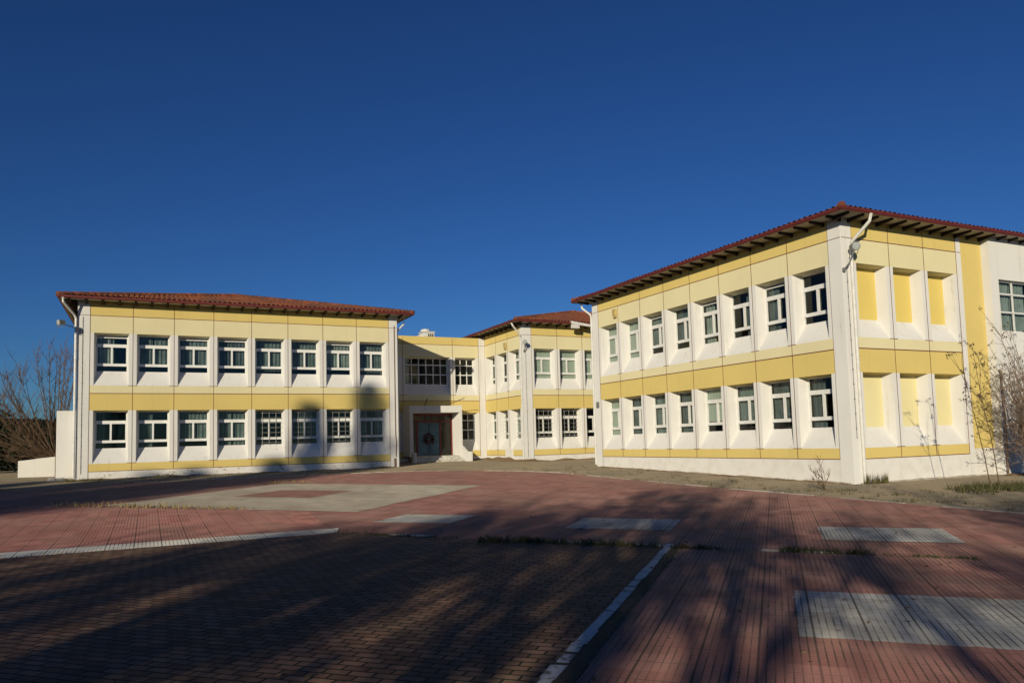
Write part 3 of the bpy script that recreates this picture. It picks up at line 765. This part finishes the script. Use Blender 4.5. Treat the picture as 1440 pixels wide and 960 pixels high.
# ------------------------------------------------------------------ plants
def grow(mb, p, d, length, r, depth, rng, bend=.25, up=.12, split=(2,3), spread=.6, ratio=.72, n=5, tips=None):
    """one limb, then its branches"""
    seg = max(2, int(3 if depth > 0 else 2)); pts = [Vector(p)]; dirs = Vector(d).normalized()
    for i in range(seg):
        dirs = (dirs + Vector((rng.uniform(-1,1), rng.uniform(-1,1), rng.uniform(-1,1)))*bend + Vector((0,0,up))).normalized()
        pts.append(pts[-1] + dirs*length/seg)
    rad_ = [r*(1-.38*i/seg) for i in range(seg+1)]
    if depth == 0: rad_[-1] = r*.35
    mb.tube(pts, rad_, n if depth > 1 else (4 if depth == 1 else 3), cap=False)
    if depth == 0:
        if tips is not None: tips.append((pts[-1], dirs))
        return
    for k in range(rng.randint(*split)):
        t = rng.uniform(.45, 1.) if k else 1.
        i = min(seg-1, int(t*seg)); q = pts[i] + (pts[i+1]-pts[i])*(t*seg-i) if t < 1 else pts[-1]
        ax = Vector((rng.uniform(-1,1), rng.uniform(-1,1), rng.uniform(-.6,.8)))
        nd = (dirs + ax.normalized()*spread*(1 if k else .5)).normalized()
        grow(mb, q, nd, length*ratio*rng.uniform(.8,1.15), max(r*.60*(1.1 if k == 0 else .85), .0075), depth-1, rng, bend, up, split, spread, ratio, n, tips)
def bare_tree(loc, h, seed, label, lean=(0,0,1), depth=5, r0=.16, spread=.62, split=(2,3), group=None, leaves=0, clump=0., name='bare_tree', m=BARK, up=.12, trunk_len=.26, leafmat=None, leafsize=.10):
    rng = random.Random(seed); t = thing(name, loc, label, 'tree', group)
    base = Vector(loc); L = h*trunk_len
    tr = MB(); d = Vector(lean).normalized(); top = base + d*L
    tr.tube([base-Vector((0,0,.2)), base+d*.12, base+d*L*.5, top], [r0*1.5, r0*1.1, r0*.95, r0*.85], 9); tr.build('trunk', m, t, smooth=True)
    cr = MB(); tips = []
    for k in range(4):
        an = k*math.pi/2 + rng.uniform(-.5,.5)
        nd = (d*1.15 + Vector((math.cos(an), math.sin(an), 0))*spread*1.1).normalized()
        grow(cr, top - d*rng.uniform(0, L*.25), nd, h*.27, r0*.6, depth, rng, .2, up, split, spread, .72, 6, tips)
    for p, dd in tips:
        big = rng.random() < clump
        for _ in range(34 if big else leaves):
            c = p + Vector((rng.gauss(0,1), rng.gauss(0,1), rng.gauss(0,1)))*(.26 if big else .22)
            e1 = Vector((rng.uniform(-1,1), rng.uniform(-1,1), rng.uniform(-1,1))).normalized()*leafsize; e2 = Vector((rng.uniform(-1,1), rng.uniform(-1,1), rng.uniform(-1,1))).normalized()*leafsize*.5
            cr.poly(c-e1, c+e2, c+e1, c-e2)
    cr.build('crown', leafmat or m, t)
    return t
def conifer(loc, h, w, seed, label, group, nl=5200):
    rng = random.Random(seed); t = thing('conifer_tree', loc, label, 'tree', group); b = Vector(loc)
    m = MB(); m.tube([b-Vector((0,0,.2)), b+Vector((0,0,h*.5)), b+Vector((0,0,h*.97))], [.16,.10,.02], 8); m.build('trunk', BARK, t)
    m = MB()
    for i in range(nl):
        f = rng.random()**.75; z = h*(.06+.94*f); R = w*(1-f)**.42*(.8+.35*math.sin(z*3.1+seed)*.5)*rng.uniform(.1,1.2) + .05
        an = rng.uniform(0, 2*math.pi); c = b + Vector((R*math.cos(an), R*math.sin(an), z))
        o = Vector((math.cos(an), math.sin(an), rng.uniform(.0,.9))).normalized()*rng.uniform(.18,.36); s = Vector((-math.sin(an), math.cos(an), rng.uniform(-.4,.4)))*rng.uniform(.06,.13)
        m.poly(c-o*.5-s, c-o*.5+s, c+o)
    m.build('crown', LEAF, t)
    return t
def clump_bush(name, loc, rx, ry, rz, seed, label, group, nl=2600, m=SCRUB, leaf=.16, kind=None):
    rng = random.Random(seed); t = thing(name, loc, label, 'shrub', group); b = Vector(loc)
    lobes = [(Vector((rng.uniform(-.6,.6)*rx, rng.uniform(-.6,.6)*ry, rng.uniform(.2,.75)*rz)), rng.uniform(.35,.6)) for _ in range(9)]
    mb = MB()
    for i in range(nl):
        c0, q = lobes[i % 9]; v = Vector((rng.gauss(0,1), rng.gauss(0,1), rng.gauss(0,1))).normalized()*rng.uniform(.55,1.08)
        c = b + c0 + Vector((v.x*rx*q, v.y*ry*q, v.z*rz*q))
        if c.z < b.z - .1: continue
        e1 = Vector((rng.uniform(-1,1), rng.uniform(-1,1), rng.uniform(-1,1))).normalized()*leaf; e2 = Vector((rng.uniform(-1,1), rng.uniform(-1,1), rng.uniform(-1,1))).normalized()*leaf*.6
        mb.poly(c-e1, c+e2, c+e1, c-e2)
    mb.build('foliage', m, t)
    st = MB()
    for c0, q in lobes: st.tube([b-Vector((0,0,.1)), b+c0*.5, b+c0], [.06,.04,.015], 5)
    st.build('stems', BARK, t)
    return t

# the bare vase-shaped tree at the left edge
t = thing('bare_tree', (-4.3,46.5,-1.0), 'bare many stemmed winter tree behind the low white wall', 'tree')
rng = random.Random(12); m = MB(); b = Vector((-4.3,46.5,-1.05)); mt = MB()
mt.tube([b-Vector((0,0,.2)), b+Vector((-.05,0,.5)), b+Vector((-.1,0,.9))], [.22,.18,.17], 8); mt.build('trunk', TWIG, t, smooth=True)
top = b+Vector((-.1,0,.85))
for k in range(24):
    f = k/23; dx = -1.55 + 1.95*f + rng.uniform(-.12,.12); L = 3.9 + 2.7*f + rng.uniform(-.5,.6)
    d = Vector((dx, rng.uniform(-.35,.35), .55 + .75*f)).normalized()
    pts = [top]; 
    for i in range(6):
        d = (d + Vector((rng.uniform(-.08,.08), rng.uniform(-.08,.08), .16))).normalized(); pts.append(pts[-1] + d*L/6)
    m.tube(pts, [.045,.036,.029,.022,.016,.010,.005], 5, cap=False)
    for j in range(16):
        i = rng.randint(1,5); s = pts[i].lerp(pts[i+1] if i < 6 else pts[i], rng.random()); dd = (d + Vector((rng.uniform(-.9,.9), rng.uniform(-.9,.9), rng.uniform(-.2,.6)))).normalized()
        l2 = rng.uniform(.5,1.3); e = s + dd*l2*.5; e2 = e + (dd + Vector((0,0,.45))).normalized()*l2*.5
        m.tube([s,e,e2], [.014,.010,.004], 3, cap=False)
        for _ in range(3):
            s2 = s.lerp(e, rng.random()); m.tube([s2, s2+Vector((rng.uniform(-.3,.3),rng.uniform(-.3,.3),rng.uniform(.1,.5)))], [.007,.003], 3, cap=False)
for k in range(26):                                       # low tangle leaning to the left
    d = Vector((rng.uniform(-1.6,-.5), rng.uniform(-.5,.5), rng.uniform(.0,.5))).normalized(); pts = [top+Vector((0,0,rng.uniform(-.5,.3)))]
    for i in range(4): d = (d+Vector((0,rng.uniform(-.15,.15),rng.uniform(-.12,.22)))).normalized(); pts.append(pts[-1]+d*rng.uniform(.5,1.))
    m.tube(pts, [.03,.022,.016,.01,.004], 4, cap=False)
    for j in range(8):
        s = pts[rng.randint(1,3)]; m.tube([s, s+Vector((rng.uniform(-.7,.2),rng.uniform(-.4,.4),rng.uniform(-.2,.8)))], [.009,.003], 3, cap=False)
m.build('crown', TWIG, t)
# evergreen scrub and hills behind it, shade and haze painted into their colours
gs = 'dark shrubs beyond the bare tree'
for i, (x, y, rx, rz) in enumerate([(-5.6,54,1.7,2.6),(-7.6,57,2.2,3.4),(-10.2,60,2.6,4.6),(-13.5,60,3.0,5.2),(-8.6,50,1.3,1.7)]):
    lab = ['dark rounded shrub just left of the tall white wall','dark shrub behind the left end of the low wall','tall dark shrub at the left edge under the hill','dark shrub leaving the left edge of the picture','small dark shrub before the taller ones at the left edge'][i]
    clump_bush('evergreen_shrub', (x,y,zg(y)), rx, rx*.8, rz, 70+i, lab, gs)
def hill(name, pts, m, depth):
    mb = MB()
    for (x0,y0,z0),(x1,y1,z1) in zip(pts, pts[1:]):
        mb.poly((x0,y0,-3),(x1,y1,-3),(x1,y1+depth*.45,z1*.8),(x0,y0+depth*.45,z0*.8)); mb.poly((x0,y0+depth*.45,z0*.8),(x1,y1+depth*.45,z1*.8),(x1,y1+depth,z1),(x0,y0+depth,z0)); mb.poly((x0,y0+depth,z0),(x1,y1+depth,z1),(x1,y1+depth*2,-3),(x0,y0+depth*2,-3))
    return tag(mb.build(name, m, smooth=True), kind='structure')
rh = random.Random(3)
hill('near_hill', [(-150+i*6, 118, 7.6-.16*(i-14)+rh.uniform(-.35,.35)+1.2*math.sin(i*.45)) for i in range(34)], mat_hill('wooded_slope', (.012,.017,.022), (.028,.032,.030), .35), 30)  # wooded slope lying in shade, the shade painted in as blue-black
hill('far_hill', [(-900+i*30, 760, 46-.55*i+rh.uniform(-.7,.7)+2.5*math.sin(i*.5)) for i in range(40)], mat_hill('hazed_slope', (.030,.048,.085), (.040,.058,.090), .02), 120)  # distance haze painted in as the blue of the ridge

# saplings and the bush at the right
def stalk(mb, pts, r0, r1=.004, n=5):
    pts = [Vector(p) for p in pts]; k = len(pts)-1
    mb.tube(pts, [r0+(r1-r0)*i/k for i in range(k+1)], n, cap=False)
def seedhead(mb, p, rng, s=.07):
    for _ in range(9):
        c = Vector(p)+Vector((rng.gauss(0,s*.6), rng.gauss(0,s*.6), rng.gauss(0,s*.6))); e = Vector((rng.uniform(-1,1),rng.uniform(-1,1),rng.uniform(-1,1))).normalized()*s*.6; f = Vector((rng.uniform(-1,1),rng.uniform(-1,1),rng.uniform(-1,1))).normalized()*s*.35
        mb.poly(c-e, c+f, c+e, c-f)
rng = random.Random(44)
t = thing('sapling', (19.68,12.3,-1.59), 'thin bare sapling leaning left across the ochre strip', 'sapling', 'saplings by the nearest wing')
m = MB(); stalk(m, [(19.68,12.3,-1.62),(19.50,12.3,-.7),(19.30,12.32,.15),(19.17,12.35,.75),(19.02,12.35,1.25),(18.97,12.35,1.5)], .014)
for pts in ([(19.02,12.35,1.22),(18.8,12.3,1.45),(18.52,12.3,1.86)],[(18.97,12.35,1.45),(18.72,12.3,1.55),(18.36,12.3,1.88)],[(19.1,12.35,1.0),(19.02,12.4,1.7),(19.08,12.4,2.25)],[(19.25,12.3,.35),(18.95,12.3,.62),(18.85,12.25,.75)],[(19.2,12.33,.6),(19.45,12.5,1.2),(19.5,12.5,1.75)]): stalk(m, pts, .010, .004, 4)
m.build('stem', TWIG, t); m = MB()
for p in ((18.52,12.3,1.88),(18.36,12.3,1.9),(18.99,12.35,1.5),(19.08,12.4,2.25),(18.85,12.25,.76),(19.04,12.37,1.02)): seedhead(m, p, rng)
m.build('seed_heads', TWIG, t)
t = thing('sapling', (20.05,12.3,-1.59), 'taller thin bare sapling rising beside the leaning one', 'sapling', 'saplings by the nearest wing')
m = MB(); stalk(m, [(20.05,12.3,-1.62),(19.93,12.3,-.8),(19.80,12.3,-.05),(19.72,12.32,.25),(19.62,12.35,.9),(19.50,12.35,1.6),(19.40,12.35,2.2)], .015)
for pts in ([(19.75,12.3,.2),(19.62,12.35,.6),(19.58,12.35,.85)],[(19.6,12.35,1.0),(19.75,12.4,1.5),(19.7,12.4,1.95)],[(19.66,12.35,.7),(19.3,12.35,.95),(19.15,12.3,1.02)]): stalk(m, pts, .010, .004, 4)
m.build('stem', TWIG, t); m = MB()
for p in ((19.4,12.35,2.2),(19.7,12.4,1.96),(19.5,12.35,1.62),(19.58,12.35,.88),(19.14,12.3,1.03)): seedhead(m, p, rng)
m.build('seed_heads', TWIG, t)
mb = MB(); mb.tube([(25.98,15.62,-1.62),(25.99,15.6,.2),(25.97,15.6,1.96)], [.030,.028,.026], 8); mb.tube([(25.97,15.6,1.9),(25.97,15.66,1.97)], .038, 8)
tag(mb.build('rusty_pole', mat_simple('rusty_iron', (.30,.21,.15), .8, .2, .4, 9)), 'thin rusty pole standing against the white wall behind the bush', 'pole')
t = thing('arching_bush', (25.4,14.3,-1.58), 'tangled bare bush with arching twigs at the right edge', 'bush')
m = MB(); sh = MB(); K9 = 1.155; base = Vector((25.25,14.35,-1.62))
arcs = [((19.96,12.3,3.19),1.6),((20.3,12.2,2.6),1.4),((20.75,12.1,2.45),1.),((21.3,12.5,2.9),.6),((20.2,12.5,1.75),1.2),((20.0,12.2,.9),1.),((20.3,12.6,.2),.8),((20.55,12.0,1.35),1.),((21.0,12.2,2.0),.8),((20.1,12.8,1.2),.9),((22.4,12.4,3.2),.4),((22.9,12.2,2.6),.3),((21.6,12.0,2.6),.5),((20.4,12.9,2.1),1.),((20.9,11.9,.7),.8)]
for (tip, sag) in arcs + [((rng.uniform(19.9,23.4), 12.4+rng.uniform(-.8,.9), rng.uniform(-.6,2.9)), rng.uniform(.3,1.2)) for _ in range(40)] + [((rng.uniform(20.3,22.6), 12.4+rng.uniform(-.9,.9), rng.uniform(-.8,2.2)), rng.uniform(.5,1.4)) for _ in range(40)] + [((20.15,12.6,1.72),.9),((20.3,12.4,1.66),.8)]:
    T = Vector(tip)*K9; T.y = 14.35 + (T.y-14.2)*.6; pts = []
    for i in range(8):
        f = i/7; p = base.lerp(T, f); p.z += sag*.55*math.sin(math.pi*f)*(1 if f < .9 else .9) + 0.; p.x += .35*math.sin(math.pi*f)
        pts.append(p + Vector((rng.uniform(-.03,.03), rng.uniform(-.03,.03), rng.uniform(-.03,.03))))
    m.tube(pts, [.020,.017,.014,.012,.010,.008,.006,.004], 4, cap=False); seedhead(sh, pts[-1], rng, .06)
    for j in range(9):
        i = rng.randint(2,6); s = pts[i]; e = s + Vector((rng.uniform(-.6,.4), rng.uniform(-.35,.35), rng.uniform(-.25,.5))); m.tube([s, s.lerp(e,.5)+Vector((0,0,.04)), e], [.008,.006,.003], 3, cap=False)
        if rng.random() < .25: seedhead(sh, e, rng, .045)
        for _ in range(2):
            q = s.lerp(e, rng.uniform(.3,.9)); m.tube([q, q+Vector((rng.uniform(-.25,.2),rng.uniform(-.2,.2),rng.uniform(-.15,.25)))], [.004,.002], 3, cap=False)
PALETWIG = mat_simple('pale_twig', (.23,.165,.115), .9, .1, .3, 5)
m.build('stems', PALETWIG, t); sh.build('seed_heads', TWIG, t)
# little dead plant near the corner, and a dead twig on the pavers
t = thing('dead_plant', (16.85,15.1,zg(15.1)), 'small leafless plant at the kerb before the nearest wing corner', 'plant')
m = MB(); rng = random.Random(9)
for k in range(7): grow(m, (16.85+rng.uniform(-.08,.08),15.1+rng.uniform(-.08,.08),zg(15.1)), (rng.uniform(-.6,.6),rng.uniform(-.6,.6),1), rng.uniform(.25,.55), .009, 2, rng, .25, .1, (2,3), .7, .65, 4)
m.build('stems', TWIG, t)
m = MB(); grow(m, (3.45,9.08,zg(9.08)), (.2,-.3,.8), .22, .008, 2, rng, .4, 0., (2,2), .8, .7, 4); tag(m.build('dead_twig', TWIG, None), 'single dead twig poking up between the brick pavers', 'twig')

def blades(mb, x, y, n, h, s, rng, lean=.5, w=.012):
    for _ in range(n):
        px, py = x+rng.gauss(0,s), y+rng.gauss(0,s); z = zg(py)+.005; a = rng.uniform(0,6.28); hh = h*rng.uniform(.4,1.2); l = lean*rng.uniform(0,1)*hh
        dx, dy = math.cos(a), math.sin(a); ww = w*rng.uniform(.6,1.3)
        p0 = (px-dy*ww, py+dx*ww, z); p1 = (px+dy*ww, py-dx*ww, z); p2 = (px+dx*l*.4, py+dy*l*.4, z+hh*.6); p3 = (px+dx*l, py+dy*l, z+hh)
        mb.poly(p0, p1, p2); mb.poly(p1, p3, p2)
rng = random.Random(17); m = MB()
def along(a, b, n, fn):
    for i in range(n):
        t = rng.random(); fn(a[0]+(b[0]-a[0])*t, a[1]+(b[1]-a[1])*t)
wj = [(JA, (4.6,11.9), 22, .05), ((4.8,11.2),(5.2,10.8), 16, .13), ((5.3,10.9),(6.75,9.2), 52, .10), ((6.95,8.95),(7.3,8.55), 16, .07), ((7.95,7.9),(8.6,7.1), 26, .085), ((8.7,6.95),(9.4,6.1), 12, .04)]
for a, b, n, h in wj: along(a, b, n, lambda x, y: blades(m, x, y, 12, h, .06, rng, .8))
along(pq(-1.44,2.5), pq(-1.42,11), 26, lambda x, y: blades(m, x, y, 6, .03, .035, rng))
tag(m.build('weeds', WEED), 'green weeds along the joint between brick and red paving', 'weeds', kind='stuff')
m = MB()
along((-2.2,23.55),(.9,20.8), 46, lambda x, y: blades(m, x, y, 6, .15, .09, rng, .8))
along((.9,20.8),(2.2,19.6), 14, lambda x, y: blades(m, x, y, 10, .10, .1, rng))
along((3.9,29.0),(5.2,28.2), 22, lambda x, y: blades(m, x, y, 6, .13, .12, rng))
along((-6,13.8),(-1.0,13.82), 40, lambda x, y: blades(m, x, y, 6, .05, .04, rng))
along(KERB[3], KERB[4], 14, lambda x, y: blades(m, x, y, 6, .06, .08, rng))
tag(m.build('dry_grass', STRAW), 'dry yellow grass at the edge of the grey painted square', 'grass', kind='stuff')
m = MB()
for _ in range(120): blades(m, 20.3+rng.gauss(0,.9), 12.3+rng.gauss(0,.45), 14, .17, .09, rng)
tag(m.build('grass', WEED), 'green grass at the foot of the saplings', 'grass', kind='stuff')
m = MB()
for x, y in ((19.75,15.72),(19.35,15.75),(19.95,15.7),(20.1,15.7),(19.55,15.74)): blades(m, x, y, 40, .30, .035, rng, .15)
rq = random.Random(5)
for _ in range(150):
    v_ = rq.uniform(9,31); blades(m, 15.25+rq.random()**1.6*3.6, v_, 7, rq.uniform(.03,.09), .09, rq, .9)
for _ in range(90):
    blades(m, rq.uniform(-2.5,11.5), 33.3+rq.random()*3.6, 7, rq.uniform(.03,.09), .1, rq, .9)
for x, y, n in ((16.7,14.9,30),(17.1,14.6,24),(16.2,16.4,14),(15.6,19,14),(15.5,21.5,10),(16.8,13.2,10),(15.6,11.3,18),(15.3,12.9,10)): 
    for _ in range(n//6): blades(m, x+rng.gauss(0,.25), y+rng.gauss(0,.25), 12, .09, .09, rng)
along((18.6,42.3),(18.7,38.2), 30, lambda x, y: blades(m, x, y, 10, .12, .1, rng)); along((11.7,36.9),(-2.5,36.9), 26, lambda x, y: blades(m, x, y, 9, .09, .08, rng)); along((0.2,36.8),(1.2,36.8), 12, lambda x, y: blades(m, x, y, 16, .16, .12, rng)); along((-3.4,35.8),(-1.8,36.2), 22, lambda x, y: blades(m, x, y, 16, .12, .14, rng))
along((-9,33),(-4.6,32), 50, lambda x, y: blades(m, x, y, 9, .10, .15, rng)); along((17,41.3),(18.5,42.4), 20, lambda x, y: blades(m, x, y, 9, .10, .1, rng))
tag(m.build('wall_weeds', mat_simple('olive_weed', (.12,.105,.04), .9, .1, .5, 4)), 'low weeds along the foot of the school walls', 'weeds', kind='stuff')

# trees outside the frame that throw the shadows across the court
gc = 'evergreens outside the frame on the left'
cs = [(-30.9,-7.9,19.8,2.2),(-33.5,-7.6,18.7,1.8),(-36.0,-8.6,16.4,2.3),(-38.6,-7.6,15.7,2.4),(-41.4,-8.6,15.9,2.4),(-44.4,-7.8,15.6,2.4),(-47.6,-8.4,15.8,2.4),(-34.8,-10.4,16.2,2.4),(-37.6,-11.2,16.0,2.5),(-40.4,-11.0,16.2,2.5),(-43.2,-11.4,16.0,2.5),(-46.2,-11.0,16.1,2.5)]
for i, (x, y, h, w) in enumerate(cs):
    conifer((x,y,zg(y)), h, w, 100+i, ['tallest pointed evergreen of the row outside the frame, its shadow on the left wing','pointed evergreen beside the tallest of the row outside the frame'][min(i,1)] if i < 2 else 'pointed evergreen in the row outside the left edge of the court', gc)
SUN = Vector((.6717*math.cos(rad(13.8)), .7408*math.cos(rad(13.8)), -math.sin(rad(13.8))))
def shade_tree(u, v, t, *a, **k): return (u - .6717*t, v - .7408*t)
gb = 'trees behind the photographer'
for i, (u, v, t, h, lv, tl, cl) in enumerate([(2.6,13.0,27,7.6,1,.36,.03),(.2,13.2,29,8.0,1,.34,.05),(4.9,12.6,28,7.9,1,.40,.03),(-2.4,12.6,30,8.0,1,.3,.05),(7.6,13.2,29,8.2,0,.38,.04),(9.6,13.2,28,8.2,0,.36,.04),(11.9,14.0,30,8.8,0,.36,.03),(15.6,8.6,28,8.4,0,.34,.04),(6.2,8.0,22,6.6,0,.36,.05),(1.4,8.6,22,6.4,1,.36,.05),(8.9,6.3,24,6.8,0,.38,.05)]):
    x, y = shade_tree(u, v, t)
    bare_tree((x,y,zg(y)), h, 200+i, 'twiggy tree behind the photographer streaking the brick paving with shadow' if i in (0,1,3,9) else 'twiggy tree behind the photographer dappling the red paving', depth=4, r0=.115, spread=.66, group=gb, leaves=lv, clump=cl, name='broadleaf_tree', leafmat=TWIG, leafsize=.11, trunk_len=tl, split=(3,4))
# leaf litter on the paving
rng = random.Random(71); m = MB()
for _ in range(420):
    q = rng.uniform(3.5, 15); p = rng.uniform(-8, 6); x, y = pq(p, q); s_ = rng.uniform(.012,.035); a = rng.uniform(0,6.28); z = zg(y)+.022
    e1 = Vector((math.cos(a)*s_, math.sin(a)*s_, rng.uniform(-.004,.012))); e2 = Vector((-math.sin(a)*s_*.5, math.cos(a)*s_*.5, rng.uniform(-.004,.012)))
    c = Vector((x,y,z)); m.poly(c-e1, c+e2, c+e1, c-e2)
tag(m.build('fallen_leaves', mat_simple('leaf_litter', (.22,.14,.075), .9, .1, .6, 3)), 'small dry leaves scattered over the paving', 'leaves', kind='stuff')

# ------------------------------------------------------------------ light, sky, camera
sun = bpy.data.lights.new('sun', 'SUN'); sun.energy = 3.6; sun.angle = rad(.55); sun.color = (1., .90, .69)
so = bpy.data.objects.new('sun', sun); COL.objects.link(so); so.rotation_euler = SUN.to_track_quat('-Z', 'Y').to_euler()
w = bpy.data.worlds.new('World'); sc.world = w; w.use_nodes = True; nt = w.node_tree
sky = nt.nodes.new('ShaderNodeTexSky'); sky.sky_type = 'NISHITA'; sky.sun_disc = False
sky.sun_elevation = rad(13.8); sky.sun_rotation = math.atan2(-.6717, -.7408) % (2*math.pi)
sky.altitude = 300; sky.air_density = 1.0; sky.dust_density = .25; sky.ozone_density = 3.0
bg = nt.nodes['Background']; bg.inputs[1].default_value = .052
tint = nt.nodes.new('ShaderNodeMix'); tint.data_type = 'RGBA'; tint.blend_type = 'MULTIPLY'; tint.inputs[0].default_value = 1; tint.inputs[7].default_value = (.345,.56,.85,1)
gm = nt.nodes.new('ShaderNodeGamma'); gm.inputs[1].default_value = 1.22
nt.links.new(sky.outputs[0], tint.inputs[6]); nt.links.new(tint.outputs[2], gm.inputs[0]); nt.links.new(gm.outputs[0], bg.inputs[0])

th, pi_, ro_ = rad(25.864523), rad(4.340702), rad(-1.546094)
Fh = Vector((math.sin(th), math.cos(th), 0)); Rt = Vector((math.cos(th), -math.sin(th), 0)); Z = Vector((0,0,1))
Fw = Fh*math.cos(pi_) + Z*math.sin(pi_); Up = -Fh*math.sin(pi_) + Z*math.cos(pi_)
R2 = Rt*math.cos(ro_) + Up*math.sin(ro_); U2 = -Rt*math.sin(ro_) + Up*math.cos(ro_)
cam = bpy.data.cameras.new('camera'); co = bpy.data.objects.new('camera', cam); COL.objects.link(co)
co.matrix_world = Matrix(((R2.x,U2.x,-Fw.x,0),(R2.y,U2.y,-Fw.y,0),(R2.z,U2.z,-Fw.z,0),(0,0,0,1)))
cam.sensor_fit = 'HORIZONTAL'; cam.sensor_width = 36; cam.lens = 36*1056.654/1440; cam.shift_y = 60/1440
cam.clip_start = .05; cam.clip_end = 8000
sc.camera = co
vs = sc.view_settings; vs.view_transform = 'Standard'; vs.look = 'None'; vs.exposure = 0; vs.gamma = 1; vs.use_curve_mapping = False
sc.cycles.max_bounces = 6; sc.cycles.transparent_max_bounces = 12; sc.cycles.use_denoising = True
sc.cycles.sample_clamp_indirect = 4
